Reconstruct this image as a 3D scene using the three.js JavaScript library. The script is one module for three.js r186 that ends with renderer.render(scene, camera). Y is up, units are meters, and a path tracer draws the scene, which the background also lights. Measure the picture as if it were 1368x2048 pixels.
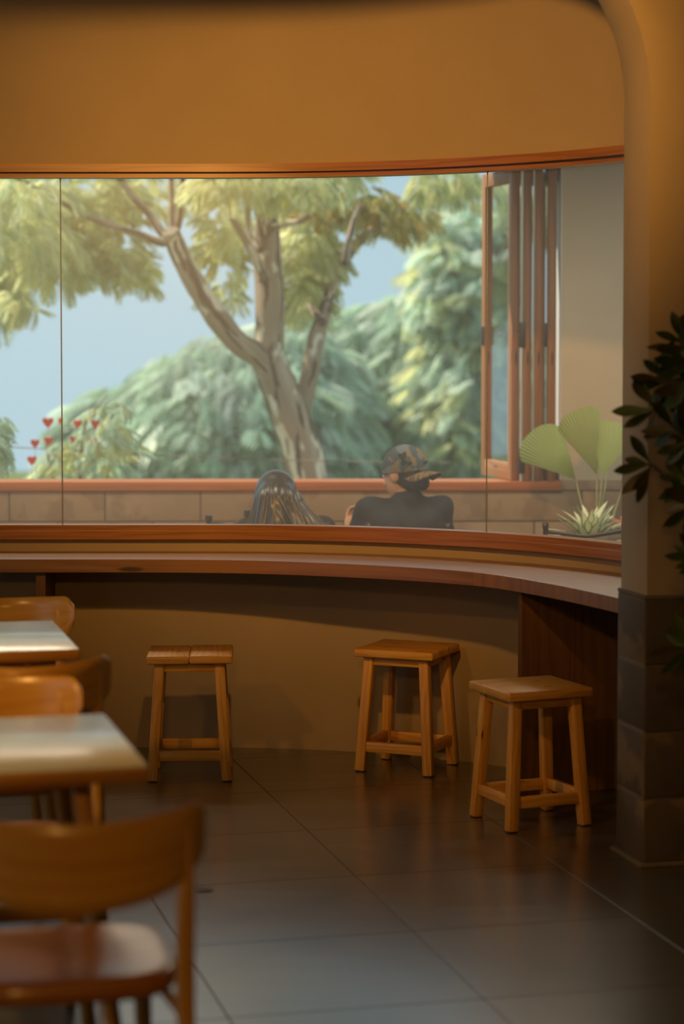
import * as THREE from 'three';
import { RoundedBoxGeometry } from 'three/addons/geometries/RoundedBoxGeometry.js';
import { RectAreaLightUniformsLib } from 'three/addons/lights/RectAreaLightUniformsLib.js';
import { mergeGeometries, mergeVertices, toCreasedNormals } from 'three/addons/utils/BufferGeometryUtils.js';

// ------------------------------------------------------------------ camera, sky, sun, exposure
const scene = new THREE.Scene();
const FOCAL = 4400, PITCH = THREE.MathUtils.degToRad(3), EYE = 1.55, SHIFT = 113.5;   // pixels of the 1368 x 2048 frame
const camera = new THREE.PerspectiveCamera(THREE.MathUtils.radToDeg(2 * Math.atan(1024 / FOCAL)), 1368 / 2048, 0.1, 2000);
camera.filmGauge = 35;
camera.position.set(0, EYE, 0);
camera.rotation.x = -PITCH;
camera.setViewOffset(1368, 2048, 0, SHIFT, 1368, 2048);
camera.focus = 8.0;
camera.userData.fStop = 2.0;
scene.add(camera);
const renderer = new THREE.WebGLRenderer();
renderer.toneMapping = THREE.LinearToneMapping;
renderer.toneMappingExposure = 1.0;
renderer.shadowMap.enabled = true;

scene.background = new THREE.Color().setRGB(0.47, 0.68, 0.77);
const sun = new THREE.DirectionalLight(new THREE.Color().setRGB(1, 0.92, 0.76), 6.2);
sun.position.set(-24, 25, -25); sun.target.position.set(0, 0, -15);
sun.castShadow = true;
Object.assign(sun.shadow.camera, { left: -30, right: 30, top: 30, bottom: -30, near: 1, far: 120 });
sun.shadow.mapSize.set(2048, 2048);
scene.add(sun, sun.target);

// ------------------------------------------------------------------ helpers
const V = (x, y, z) => new THREE.Vector3(x, y, z);
const rad = THREE.MathUtils.degToRad;
function rng(seed) { let s = seed >>> 0; return () => { s = (s + 0x6D2B79F5) | 0; let t = Math.imul(s ^ (s >>> 15), 1 | s); t = (t + Math.imul(t ^ (t >>> 7), 61 | t)) ^ t; return ((t ^ (t >>> 14)) >>> 0) / 4294967296; }; }
// a point measured in the photograph, at a known distance along the room
function at(px, py, d) {
  const a = (px - 684) / FOCAL, b = -(py - (1024 - SHIFT)) / FOCAL;
  const dy = b * Math.cos(PITCH) - Math.sin(PITCH), dd = Math.cos(PITCH) + b * Math.sin(PITCH), t = d / dd;
  return V(a * t, EYE + dy * t, -d);
}
const used = {};
function numbered(name) { const n = used[name] = (used[name] ?? -1) + 1; return n ? `${name}_${String(n).padStart(3, '0')}` : name; }
function tag(o, label, category, group, kind) { Object.assign(o.userData, { label, category }); if (group) o.userData.group = group; if (kind) o.userData.kind = kind; return o; }
function thing(name, label, category, pos = [0, 0, 0], turn = 0, group, kind) {
  const o = new THREE.Group(); o.name = numbered(name); o.position.set(...pos); o.rotation.y = turn; scene.add(o);
  return tag(o, label, category, group, kind);
}
function part(name, geo, mat, parent) {
  const m = new THREE.Mesh(geo, mat); m.name = parent ? name : numbered(name); m.castShadow = m.receiveShadow = true; (parent ?? scene).add(m); return m;
}
// texture coordinates in metres, the first coordinate running along the grain axis
function uvMetres(geo, grain = 'x', off = [0, 0], k = 1) {
  const g = geo.index ? geo.toNonIndexed() : geo; g.computeVertexNormals();
  const p = g.attributes.position, n = g.attributes.normal, uv = new Float32Array(p.count * 2), ax = { x: 0, y: 1, z: 2 }[grain];
  const P = [0, 0, 0], N = [0, 0, 0];
  for (let i = 0; i < p.count; i++) {
    P[0] = p.getX(i); P[1] = p.getY(i); P[2] = p.getZ(i); N[0] = Math.abs(n.getX(i)); N[1] = Math.abs(n.getY(i)); N[2] = Math.abs(n.getZ(i));
    let dom = N[0] > N[1] ? (N[0] > N[2] ? 0 : 2) : (N[1] > N[2] ? 1 : 2);
    let a = ax, b;
    if (dom === ax) { a = (ax + 1) % 3; b = (ax + 2) % 3; } else b = 3 - dom - ax;
    uv[2 * i] = (P[a] + off[0]) * k; uv[2 * i + 1] = (P[b] + off[1]) * k;
  }
  g.setAttribute('uv', new THREE.BufferAttribute(uv, 2)); return g;
}
function box(w, h, d, x = 0, y = 0, z = 0, r = 0.003, grain = 'x', off) {
  const g = r > 0 ? new RoundedBoxGeometry(w, h, d, 1, Math.min(r, w / 2.1, h / 2.1, d / 2.1)) : new THREE.BoxGeometry(w, h, d);
  g.translate(x, y, z);
  const u = uvMetres(g, grain, off); return r > 0 ? toCreasedNormals(u, 0.9) : u;
}
// a square bar from a to b
function bar(a, b, w, t, r = 0.003, roll = 0, off) {
  const len = a.distanceTo(b), g0 = new RoundedBoxGeometry(w, len, t, 1, r), g = toCreasedNormals(uvMetres(g0, 'y', off), 0.9);
  const q = new THREE.Quaternion().setFromUnitVectors(V(0, 1, 0), b.clone().sub(a).normalize());
  g.applyMatrix4(new THREE.Matrix4().makeRotationY(roll)); g.applyQuaternion(q); const m = a.clone().add(b).multiplyScalar(0.5); g.translate(m.x, m.y, m.z);
  return g;
}
// a tube through points with its own radius at each
function limb(pts, radii, sides = 10, steps = 6, bump = 0, seed = 1) {
  const curve = new THREE.CatmullRomCurve3(pts, false, 'centripetal'), n = (pts.length - 1) * steps, fr = curve.computeFrenetFrames(n, false);
  const pos = [], uv = [], idx = []; let run = 0, last = null; const R = rng(seed); const ph = [R() * 6, R() * 6, R() * 6];
  for (let i = 0; i <= n; i++) {
    const c = curve.getPoint(i / n), f = i / n * (radii.length - 1), k = Math.min(radii.length - 2, Math.floor(f)), r = radii[k] + (radii[k + 1] - radii[k]) * (f - k);
    if (last) run += c.distanceTo(last); last = c;
    for (let j = 0; j <= sides; j++) {
      const a = (j % sides) / sides * Math.PI * 2, rr = r * (1 + bump * (Math.sin(3 * a + ph[0] + run * 7) * 0.5 + Math.sin(5 * a + ph[1] - run * 11) * 0.35 + Math.sin(run * 23 + ph[2]) * 0.3));
      pos.push(c.x + rr * (Math.cos(a) * fr.normals[i].x + Math.sin(a) * fr.binormals[i].x), c.y + rr * (Math.cos(a) * fr.normals[i].y + Math.sin(a) * fr.binormals[i].y), c.z + rr * (Math.cos(a) * fr.normals[i].z + Math.sin(a) * fr.binormals[i].z));
      uv.push(run, j / sides * 6.28 * r);
    }
  }
  for (let i = 0; i < n; i++) for (let j = 0; j < sides; j++) { const a = i * (sides + 1) + j, b = a + sides + 1; idx.push(a, b, a + 1, b, b + 1, a + 1); }
  for (const [row, flip] of [[0, 1], [n, 0]]) {
    const c = pos.length / 3, p = curve.getPoint(row / n); pos.push(p.x, p.y, p.z); uv.push(0, 0);
    for (let j = 0; j < sides; j++) { const a = row * (sides + 1) + j; flip ? idx.push(c, a, a + 1) : idx.push(c, a + 1, a); }
  }
  const g = new THREE.BufferGeometry(); g.setAttribute('position', new THREE.Float32BufferAttribute(pos, 3)); g.setAttribute('uv', new THREE.Float32BufferAttribute(uv, 2)); g.setIndex(idx); g.computeVertexNormals(); return g;
}
const merge = (list) => mergeGeometries(list.map((g) => { const q = g.index ? g.toNonIndexed() : g; for (const k of Object.keys(q.attributes)) if (!['position', 'normal', 'uv'].includes(k)) q.deleteAttribute(k); return q; }));

// a closed surface from a distance field (surface nets)
function surface(sdf, lo, hi, cell) {
  const nx = Math.ceil((hi[0] - lo[0]) / cell) + 1, ny = Math.ceil((hi[1] - lo[1]) / cell) + 1, nz = Math.ceil((hi[2] - lo[2]) / cell) + 1, f = new Float32Array(nx * ny * nz), id = (i, j, k) => (k * ny + j) * nx + i;
  for (let k = 0; k < nz; k++) for (let j = 0; j < ny; j++) for (let i = 0; i < nx; i++) f[id(i, j, k)] = sdf(lo[0] + i * cell, lo[1] + j * cell, lo[2] + k * cell);
  const vert = new Int32Array(nx * ny * nz).fill(-1), pos = [], idx = [];
  const E = [[0, 1], [2, 3], [4, 5], [6, 7], [0, 2], [1, 3], [4, 6], [5, 7], [0, 4], [1, 5], [2, 6], [3, 7]];
  for (let k = 0; k < nz - 1; k++) for (let j = 0; j < ny - 1; j++) for (let i = 0; i < nx - 1; i++) {
    let m = 0; const c = [];
    for (let q = 0; q < 8; q++) { const v = f[id(i + (q & 1), j + ((q >> 1) & 1), k + (q >> 2))]; c.push(v); if (v < 0) m |= 1 << q; }
    if (m === 0 || m === 255) continue;
    let x = 0, y = 0, z = 0, n = 0;
    for (const [a, b] of E) if ((c[a] < 0) !== (c[b] < 0)) { const t = c[a] / (c[a] - c[b]); x += (a & 1) + t * ((b & 1) - (a & 1)); y += ((a >> 1) & 1) + t * (((b >> 1) & 1) - ((a >> 1) & 1)); z += (a >> 2) + t * ((b >> 2) - (a >> 2)); n++; }
    vert[id(i, j, k)] = pos.length / 3; pos.push(lo[0] + (i + x / n) * cell, lo[1] + (j + y / n) * cell, lo[2] + (k + z / n) * cell);
  }
  const quad = (a, b, c, d, flip) => { if (a < 0 || b < 0 || c < 0 || d < 0) return; flip ? idx.push(a, c, b, a, d, c) : idx.push(a, b, c, a, c, d); };
  for (let k = 1; k < nz - 1; k++) for (let j = 1; j < ny - 1; j++) for (let i = 1; i < nx - 1; i++) {
    const s = f[id(i, j, k)] < 0;
    if (s !== (f[id(i + 1, j, k)] < 0)) quad(vert[id(i, j - 1, k - 1)], vert[id(i, j, k - 1)], vert[id(i, j, k)], vert[id(i, j - 1, k)], !s);
    if (s !== (f[id(i, j + 1, k)] < 0)) quad(vert[id(i - 1, j, k - 1)], vert[id(i - 1, j, k)], vert[id(i, j, k)], vert[id(i, j, k - 1)], !s);
    if (s !== (f[id(i, j, k + 1)] < 0)) quad(vert[id(i - 1, j - 1, k)], vert[id(i, j - 1, k)], vert[id(i, j, k)], vert[id(i - 1, j, k)], !s);
  }
  const g = new THREE.BufferGeometry(), uv = [];
  for (let q = 0; q < pos.length; q += 3) uv.push(pos[q], pos[q + 1]);
  g.setAttribute('position', new THREE.Float32BufferAttribute(pos, 3)); g.setAttribute('uv', new THREE.Float32BufferAttribute(uv, 2)); g.setIndex(idx); g.computeVertexNormals(); return g;
}
const smin = (a, b, k) => { const h = Math.max(k - Math.abs(a - b), 0) / k; return Math.min(a, b) - h * h * k * 0.25; };
function capsule(a, b, ra, rb) {
  const bx = b[0] - a[0], by = b[1] - a[1], bz = b[2] - a[2], L = bx * bx + by * by + bz * bz || 1e-9;
  return (x, y, z) => { const px = x - a[0], py = y - a[1], pz = z - a[2]; let h = (px * bx + py * by + pz * bz) / L; h = h < 0 ? 0 : h > 1 ? 1 : h; const dx = px - bx * h, dy = py - by * h, dz = pz - bz * h; return Math.sqrt(dx * dx + dy * dy + dz * dz) - (ra + (rb - ra) * h); };
}
function ellipsoid(c, r, axes) {   // axes: three unit vectors, r along each
  const [A, B, C] = axes ?? [[1, 0, 0], [0, 1, 0], [0, 0, 1]], m = Math.min(...r);
  return (x, y, z) => { const p = [x - c[0], y - c[1], z - c[2]], q = [A, B, C].map((u, i) => (p[0] * u[0] + p[1] * u[1] + p[2] * u[2]) / r[i]); return (Math.hypot(...q) - 1) * m; };
}
const join = (list, k) => (x, y, z) => { let v = 9; for (const s of list) v = smin(v, s(x, y, z), k); return v; };

// ------------------------------------------------------------------ textures
function valueNoise(seed) {
  const R = rng(seed), T = new Float32Array(65536); for (let i = 0; i < 65536; i++) T[i] = R();
  return (x, y, px = 256, py = 256) => {   // periodic in px, py
    const xi = Math.floor(x), yi = Math.floor(y), fx = x - xi, fy = y - yi, u = fx * fx * (3 - 2 * fx), v = fy * fy * (3 - 2 * fy);
    const h = (i, j) => T[((((j % py) + py) % py) * 256 + (((i % px) + px) % px)) & 65535];
    return (h(xi, yi) * (1 - u) + h(xi + 1, yi) * u) * (1 - v) + (h(xi, yi + 1) * (1 - u) + h(xi + 1, yi + 1) * u) * v;
  };
}
function fbm(n, x, y, px, py, oct = 4) { let s = 0, a = 0.5, t = 0; for (let o = 0; o < oct; o++) { s += a * n(x, y, px, py); t += a; x *= 2; y *= 2; px *= 2; py *= 2; a *= 0.5; } return s / t; }
function tex(size, fn, srgb, metres = 1) {   // fn(u, v) -> [r, g, b] 0..1, seamless over metres
  const w = Array.isArray(size) ? size[0] : size, h = Array.isArray(size) ? size[1] : size, a = new Uint8Array(w * h * 4);
  for (let j = 0; j < h; j++) for (let i = 0; i < w; i++) { const c = fn(i / w, j / h), o = (j * w + i) * 4; a[o] = Math.max(0, Math.min(255, c[0] * 255)); a[o + 1] = Math.max(0, Math.min(255, c[1] * 255)); a[o + 2] = Math.max(0, Math.min(255, c[2] * 255)); a[o + 3] = 255; }
  const t = new THREE.DataTexture(a, w, h); t.wrapS = t.wrapT = THREE.RepeatWrapping; t.magFilter = THREE.LinearFilter; t.minFilter = THREE.LinearMipmapLinearFilter; t.generateMipmaps = true;
  if (srgb) t.colorSpace = THREE.SRGBColorSpace;
  const m = Array.isArray(metres) ? metres : [metres, metres]; t.repeat.set(1 / m[0], 1 / m[1]); t.needsUpdate = true; return t;
}
const mixc = (a, b, t) => [a[0] + (b[0] - a[0]) * t, a[1] + (b[1] - a[1]) * t, a[2] + (b[2] - a[2]) * t];
const clamp = (x, a = 0, b = 1) => Math.max(a, Math.min(b, x)), smooth = (a, b, x) => { const t = clamp((x - a) / (b - a)); return t * t * (3 - 2 * t); };
function woodTexture(seed, light, dark, metres, knots = 3) {
  const n = valueNoise(seed), R = rng(seed + 9), K = []; for (let i = 0; i < knots; i++) K.push([R(), R(), 0.012 + 0.012 * R()]);
  return tex(512, (u, v) => {
    let warp = fbm(n, u * 3, v * 6, 3, 6) * 1.6, kn = 0;
    for (const [a, b, r] of K) { let du = Math.abs(u - a), dv = Math.abs(v - b); du = Math.min(du, 1 - du); dv = Math.min(dv, 1 - dv); const q = Math.hypot(du * 0.55, dv); warp += 0.5 * Math.exp(-q * q / (9 * r * r)); kn = Math.max(kn, smooth(r * 1.3, r * 0.5, q)); }
    const ring = 0.5 + 0.5 * Math.sin((v * 9 + warp) * 6.283), fine = fbm(n, u * 4, v * 96, 4, 96, 3);
    const t = clamp(0.45 * ring * ring + 0.75 * (fine - 0.25)), patch = fbm(n, u * 2 + 7, v * 4 + 3, 2, 4, 2);
    return mixc(mixc(light, dark, clamp(t * 0.8 + (patch - 0.5) * 0.5)), [dark[0] * 0.35, dark[1] * 0.3, dark[2] * 0.3], kn * 0.85);
  }, true, metres);
}
const nA = valueNoise(11), nB = valueNoise(23), nC = valueNoise(37);
const bumpFine = tex(256, (u, v) => { const s = fbm(nA, u * 24, v * 24, 24, 24, 3); return [s, s, s]; }, false, 0.5);
const std = (o) => new THREE.MeshPhysicalMaterial({ roughness: 0.6, ...o });
const lin = (r, g, b) => new THREE.Color().setRGB(r, g, b);

const M = {};
M.plaster = std({ map: tex(256, (u, v) => { const s = fbm(nA, u * 4, v * 4, 4, 4, 5); return mixc([0.62, 0.535, 0.42], [0.67, 0.58, 0.46], s); }, true, 1.4), roughness: 0.85, bumpMap: bumpFine, bumpScale: 0.0006 });
M.plasterOuter = std({ map: tex(512, (u, v) => { const s = fbm(nB, u * 3, v * 3, 3, 3, 5), t = fbm(nC, u * 7, v * 2, 7, 2, 4); return mixc([0.72, 0.67, 0.58], [0.84, 0.79, 0.71], clamp(s * 0.8 + t * 0.3)); }, true, 1.7), roughness: 0.9, bumpMap: bumpFine, bumpScale: 0.0006 });
M.white = std({ color: lin(0.72, 0.72, 0.70), roughness: 0.8 });
M.ceiling = std({ color: lin(0.18, 0.14, 0.09), roughness: 0.9 });
M.stone = [0, 1, 2].map((s) => std({
  map: tex(256, (u, v) => { const a = fbm(nA, u * 5 + s * 3, v * 5, 5, 5, 5), b = fbm(nB, u * 3, v * 3 + s, 3, 3, 4), st = smooth(0.56, 0.68, fbm(nC, u * 4 + s, v * 4, 4, 4, 4)); return mixc(mixc([0.27, 0.225, 0.175], [0.36, 0.30, 0.235], clamp(a * 0.7 + b * 0.4)), [0.50, 0.40, 0.28], st * 0.6); }, true, 0.55),
  roughness: 0.8, bumpMap: bumpFine, bumpScale: 0.001 }));
M.block = [0, 1, 2].map((s) => std({
  map: tex(256, (u, v) => { const a = fbm(nB, u * 4 + s * 5, v * 4, 4, 4, 5), st = smooth(0.52, 0.7, fbm(nA, u * 6, v * 6 + s, 6, 6, 4)); return mixc(mixc([0.56, 0.49, 0.41], [0.66, 0.58, 0.48], a), [0.50, 0.42, 0.34], st * 0.6); }, true, 0.6),
  color: [lin(1, 1, 1), lin(0.94, 0.92, 0.9), lin(1.0, 0.97, 0.92)][s], roughness: 0.85, bumpMap: bumpFine, bumpScale: 0.001 }));
M.mortar = std({ color: lin(0.14, 0.11, 0.08), roughness: 0.95 });
M.grout = std({ color: lin(0.085, 0.07, 0.055), roughness: 0.9 });
const tileRough = tex([256, 512], (u, v) => { const s = fbm(nA, u * 3, v * 40, 3, 40, 3), t = fbm(nB, u * 5, v * 5, 5, 5, 3); const r = 0.25 + 0.06 * s + 0.06 * t; return [r, r, r]; }, false, 1.2);
M.tile = [0, 1, 2].map((s) => std({
  map: tex(256, (u, v) => { const a = fbm(nA, u * 4 + s * 2, v * 4, 4, 4, 5), b = fbm(nB, u * 2, v * 16 + s, 2, 16, 3); return mixc([0.275, 0.265, 0.245], [0.33, 0.315, 0.29], clamp(a * 0.6 + b * 0.5)); }, true, 1.1),
  roughness: 1, roughnessMap: tileRough, ior: 1.6, clearcoat: 1.0, clearcoatRoughness: 0.21, color: [lin(1, 1, 1), lin(0.95, 0.95, 0.95), lin(1.05, 1.04, 1.03)][s] }));
M.counter = std({ map: woodTexture(5, [0.60, 0.40, 0.22], [0.45, 0.27, 0.13], [1.4, 0.5], 2), roughness: 0.45, clearcoat: 1.0, clearcoatRoughness: 0.42 });
M.trim = std({ map: woodTexture(6, [0.62, 0.40, 0.20], [0.44, 0.25, 0.11], [1.2, 0.25], 4), roughness: 0.38, clearcoat: 0.3, clearcoatRoughness: 0.3 });
M.panel = std({ map: woodTexture(7, [0.46, 0.31, 0.18], [0.33, 0.21, 0.12], [1.2, 0.4], 1), roughness: 0.5 });
M.stool = [0, 1, 2].map((s) => std({ map: woodTexture(20 + s, [0.90, 0.67, 0.30], [0.75, 0.47, 0.17], [0.5, 0.22], 3), roughness: 0.48, clearcoat: 0.15, clearcoatRoughness: 0.4 }));
M.chair = std({ map: woodTexture(31, [0.88, 0.66, 0.28], [0.78, 0.53, 0.18], [1.0, 0.5], 0), roughness: 0.36, clearcoat: 0.5, clearcoatRoughness: 0.22 });
M.seat = std({ map: woodTexture(33, [0.72, 0.47, 0.20], [0.58, 0.34, 0.12], [0.9, 0.5], 0), roughness: 0.34, clearcoat: 0.6, clearcoatRoughness: 0.2 });
M.tableEdge = std({ map: woodTexture(35, [0.80, 0.57, 0.25], [0.70, 0.46, 0.17], [1.0, 0.5], 0), roughness: 0.45 });
M.laminate = std({ color: lin(0.74, 0.78, 0.68), roughness: 0.25, ior: 1.6, clearcoat: 0.6, clearcoatRoughness: 0.15 });
M.outerWood = std({ map: woodTexture(41, [0.70, 0.42, 0.22], [0.55, 0.30, 0.14], [1.2, 0.3], 2), roughness: 0.5 });
M.sash = std({ map: woodTexture(43, [0.62, 0.42, 0.25], [0.48, 0.30, 0.16], [1.2, 0.3], 1), roughness: 0.5 });
M.glass = std({ color: lin(1, 1, 1), transmission: 1, thickness: 0, roughness: 0.33, ior: 1.45, side: THREE.DoubleSide });
M.sashGlass = std({ color: lin(1, 1, 1), transmission: 1, thickness: 0, roughness: 0.02, ior: 1.5, side: THREE.DoubleSide });
M.seal = std({ color: lin(0.42, 0.42, 0.38), roughness: 0.5, transmission: 0.5, thickness: 0 });
M.steel = std({ color: lin(0.52, 0.50, 0.45), roughness: 0.35, metalness: 0.7 });
M.black = std({ color: lin(0.02, 0.018, 0.016), roughness: 0.45 });
M.iron = std({ color: lin(0.05, 0.04, 0.035), roughness: 0.33, metalness: 0.5 });
M.skin = std({ color: lin(0.56, 0.33, 0.22), roughness: 0.55 });
M.denim = std({ map: tex(256, (u, v) => { const s = fbm(nA, u * 30, v * 30, 30, 30, 2), t = fbm(nB, u * 5, v * 5, 5, 5, 3); return mixc([0.10, 0.12, 0.16], [0.17, 0.19, 0.24], clamp(0.4 * s + 0.7 * t)); }, true, 0.4), roughness: 0.85, sheen: 0.4, sheenRoughness: 0.6 });
M.trousers = std({ color: lin(0.03, 0.03, 0.035), roughness: 0.9 });
M.knit = std({ color: lin(0.022, 0.02, 0.02), roughness: 0.9 });
M.hair = std({ map: tex([512, 64], (u, v) => { const s = fbm(nA, u * 90, v * 2, 90, 2, 3), t = fbm(nB, u * 24, v * 2, 24, 2, 2); return mixc([0.13, 0.105, 0.09], [0.22, 0.185, 0.16], clamp(s * 0.9 + t * 0.7 - 0.4)); }, true, [1, 1]), clearcoat: 0.7, clearcoatRoughness: 0.35, roughness: 0.38, specularIntensity: 1 });
M.shortHair = std({ color: lin(0.012, 0.01, 0.009), roughness: 0.6 });
M.cap = std({ map: tex(256, (u, v) => {
  const a = fbm(nA, u * 5, v * 5, 5, 5, 3), b = fbm(nB, u * 7, v * 7, 7, 7, 3), c = fbm(nC, u * 9, v * 9, 9, 9, 2);
  let k = [0.27, 0.33, 0.38]; if (a > 0.52) k = [0.40, 0.46, 0.50]; if (b > 0.58) k = [0.15, 0.16, 0.16]; if (c > 0.64) k = [0.48, 0.42, 0.33]; return k;
}, true, 0.22), roughness: 0.9 });
M.capBrim = std({ map: tex(256, (u, v) => { const s = fbm(nA, u * 6, v * 30, 6, 30, 3); return s > 0.5 ? [0.50, 0.42, 0.31] : [0.30, 0.28, 0.24]; }, true, 0.12), roughness: 0.9 });
M.bark = std({ map: tex(512, (u, v) => {
  const a = fbm(nA, u * 3, v * 12, 3, 12, 5), b = fbm(nB, u * 5, v * 9, 5, 9, 4), c = smooth(0.52, 0.62, b), crack = smooth(0.44, 0.40, fbm(nC, u * 4, v * 26, 4, 26, 4));
  return mixc(mixc([0.60, 0.53, 0.45], [0.93, 0.89, 0.81], clamp(c * 0.8 + (a - 0.45))), [0.26, 0.21, 0.17], crack * 0.7);
}, true, [1.1, 0.9]), roughness: 0.9, bumpMap: tex(256, (u, v) => { const s = fbm(nC, u * 4, v * 26, 4, 26, 4); return [s, s, s]; }, false, [1.1, 0.9]), bumpScale: 0.015 });
M.leaf = (r, g, b, t = 0.4) => std({ color: lin(r, g, b), transmission: t, thickness: 0, roughness: 0.85, side: THREE.DoubleSide });
M.red = std({ color: lin(0.75, 0.07, 0.02), transmission: 0.3, thickness: 0, roughness: 0.8, side: THREE.DoubleSide });
M.soil = std({ color: lin(0.05, 0.035, 0.025), roughness: 1 });
M.pot = std({ color: lin(0.20, 0.17, 0.14), roughness: 0.8 });
M.pave = std({ map: tex(256, (u, v) => { const s = fbm(nB, u * 6, v * 6, 6, 6, 4); return mixc([0.50, 0.47, 0.42], [0.64, 0.60, 0.54], s); }, true, 1.0), roughness: 0.85 });
M.lawn = std({ map: tex(256, (u, v) => { const s = fbm(nA, u * 12, v * 12, 12, 12, 4); return mixc([0.28, 0.36, 0.16], [0.45, 0.50, 0.24], s); }, true, 3), roughness: 1 });
M.lampBlack = std({ color: lin(0.03, 0.03, 0.03), roughness: 0.5 });

// ------------------------------------------------------------------ plan of the room: straight back wall that turns into a quarter round on the right
const CX = -0.5, CD = 6.56, RAD = 1.75, BACK = CD + RAD, WALL = 0.12;
function wallCurve(off = 0, from = -4.5, end = 96) {   // [x, distance] along the inner face, moved outward by off
  const p = []; for (let i = 0; i <= 12; i++) p.push([from + (CX - from) * i / 12, BACK + off]);
  for (let i = 1; i <= 40; i++) { const a = rad(end) * i / 40; p.push([CX + (RAD + off) * Math.sin(a), CD + (RAD + off) * Math.cos(a)]); }
  return p;
}
function strip(inner, outer, y0, y1, metres = true) {   // a solid that follows two plan curves
  const n = inner.length, pos = [], uv = [], idx = []; let run = 0; const L = inner.map((p, i) => (i ? (run += Math.hypot(p[0] - inner[i - 1][0], p[1] - inner[i - 1][1])) : 0));
  const face = (A, B, wide) => { const b = pos.length / 3; for (let i = 0; i < n; i++) { pos.push(...A(i), ...B(i)); uv.push(L[i], 0, L[i], wide); } for (let i = 0; i < n - 1; i++) { const k = b + 2 * i; idx.push(k, k + 2, k + 1, k + 1, k + 2, k + 3); } };
  const I = (y) => (i) => [inner[i][0], y, -inner[i][1]], O = (y) => (i) => [outer[i][0], y, -outer[i][1]], w = Math.hypot(outer[0][0] - inner[0][0], outer[0][1] - inner[0][1]);
  face(I(y0), I(y1), y1 - y0); face(I(y1), O(y1), w); face(O(y1), O(y0), y1 - y0); face(O(y0), I(y0), w);
  for (const i of [0, n - 1]) { const b = pos.length / 3; pos.push(...I(y0)(i), ...I(y1)(i), ...O(y1)(i), ...O(y0)(i)); uv.push(0, 0, 0, y1 - y0, w, y1 - y0, w, 0); i ? idx.push(b, b + 2, b + 1, b, b + 3, b + 2) : idx.push(b, b + 1, b + 2, b, b + 2, b + 3); }
  const g = new THREE.BufferGeometry(); g.setAttribute('position', new THREE.Float32BufferAttribute(pos, 3)); g.setAttribute('uv', new THREE.Float32BufferAttribute(uv, 2)); g.setIndex(idx); g.computeVertexNormals(); return g;
}
function slab(poly, y0, y1, bevel = 0) {   // plan polygon [x, distance] made solid between y0 and y1
  const s = new THREE.Shape(poly.map(([x, d]) => new THREE.Vector2(x, d)));
  const g = new THREE.ExtrudeGeometry(s, { depth: y1 - y0 - 2 * bevel, bevelEnabled: bevel > 0, bevelSize: bevel, bevelThickness: bevel, bevelOffset: -bevel, bevelSegments: 1, steps: 1 });
  g.rotateX(-Math.PI / 2); g.translate(0, y0 + bevel, 0); return uvMetres(g, 'x');
}
const SILL = 0.80, HEAD = 2.178, TOP = 3.2, TURN = rad(14);

// floor: a bed with square tiles laid at the room's own angle
const floor = thing('floor', 'dark grey square tile floor of the cafe with thin joints', 'floor', [0, 0, 0], 0, null, 'structure');
const room = [[-4.5, -2.6], [3.5, -2.6], [3.5, 6.9], [1.25, 6.9], ...wallCurve(0.06).reverse()];
part('tile_bed', slab(room, -0.10, -0.0025), M.grout, floor);
{
  const N0 = 1.561, U0 = 5.49, S = 0.6125, GAP = 0.0024, c = Math.cos(TURN), s = Math.sin(TURN), R = rng(3);
  const planes = []; planes.push([0, 1, BACK + 0.03]); for (let i = 1; i <= 12; i++) { const a = rad(8 * i); planes.push([Math.sin(a), Math.cos(a), Math.sin(a) * CX + Math.cos(a) * CD + RAD + 0.03]); }
  const clip = (poly) => { for (const [a, b, k] of planes) { const out = []; for (let i = 0; i < poly.length; i++) { const p = poly[i], q = poly[(i + 1) % poly.length], dp = a * p[0] + b * p[1] - k, dq = a * q[0] + b * q[1] - k; if (dp <= 0) out.push(p); if ((dp < 0) !== (dq < 0)) { const t = dp / (dp - dq); out.push([p[0] + t * (q[0] - p[0]), p[1] + t * (q[1] - p[1])]); } } poly = out; if (poly.length < 3) return null; } return poly; };
  let count = 0;
  for (let i = -7; i < 4; i++) for (let j = -8; j < 6; j++) {
    const n0 = N0 + i * S + GAP / 2, n1 = n0 + S - GAP, u0 = U0 + j * S + GAP / 2, u1 = u0 + S - GAP;
    const poly = clip([[n0, u0], [n1, u0], [n1, u1], [n0, u1]].map(([n, u]) => [c * n - s * u, s * n + c * u]));
    if (!poly || poly.every((p) => p[0] > 1.1 && p[1] > 6.6)) continue;
    const g = slab(poly, -0.009, 0, 0.0008), uv = g.attributes.uv, ox = R() * 3, oy = R() * 3; for (let k = 0; k < uv.count; k++) uv.setXY(k, uv.getX(k) + ox, uv.getY(k) + oy);
    part('tile', g, M.tile[Math.floor(R() * 3)], floor); count++;
  }
  console.log('tiles', count);
}
// back wall below and above the glass
const wallBack = thing('wall_back', 'warm beige plaster wall that curves round below and above the long window', 'wall', [0, 0, 0], 0, null, 'structure');
part('lower_wall', strip(wallCurve(0), wallCurve(WALL), -0.1, SILL), M.plaster, wallBack);
part('upper_wall', strip(wallCurve(0), wallCurve(WALL), HEAD, TOP), M.plaster, wallBack);
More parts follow.
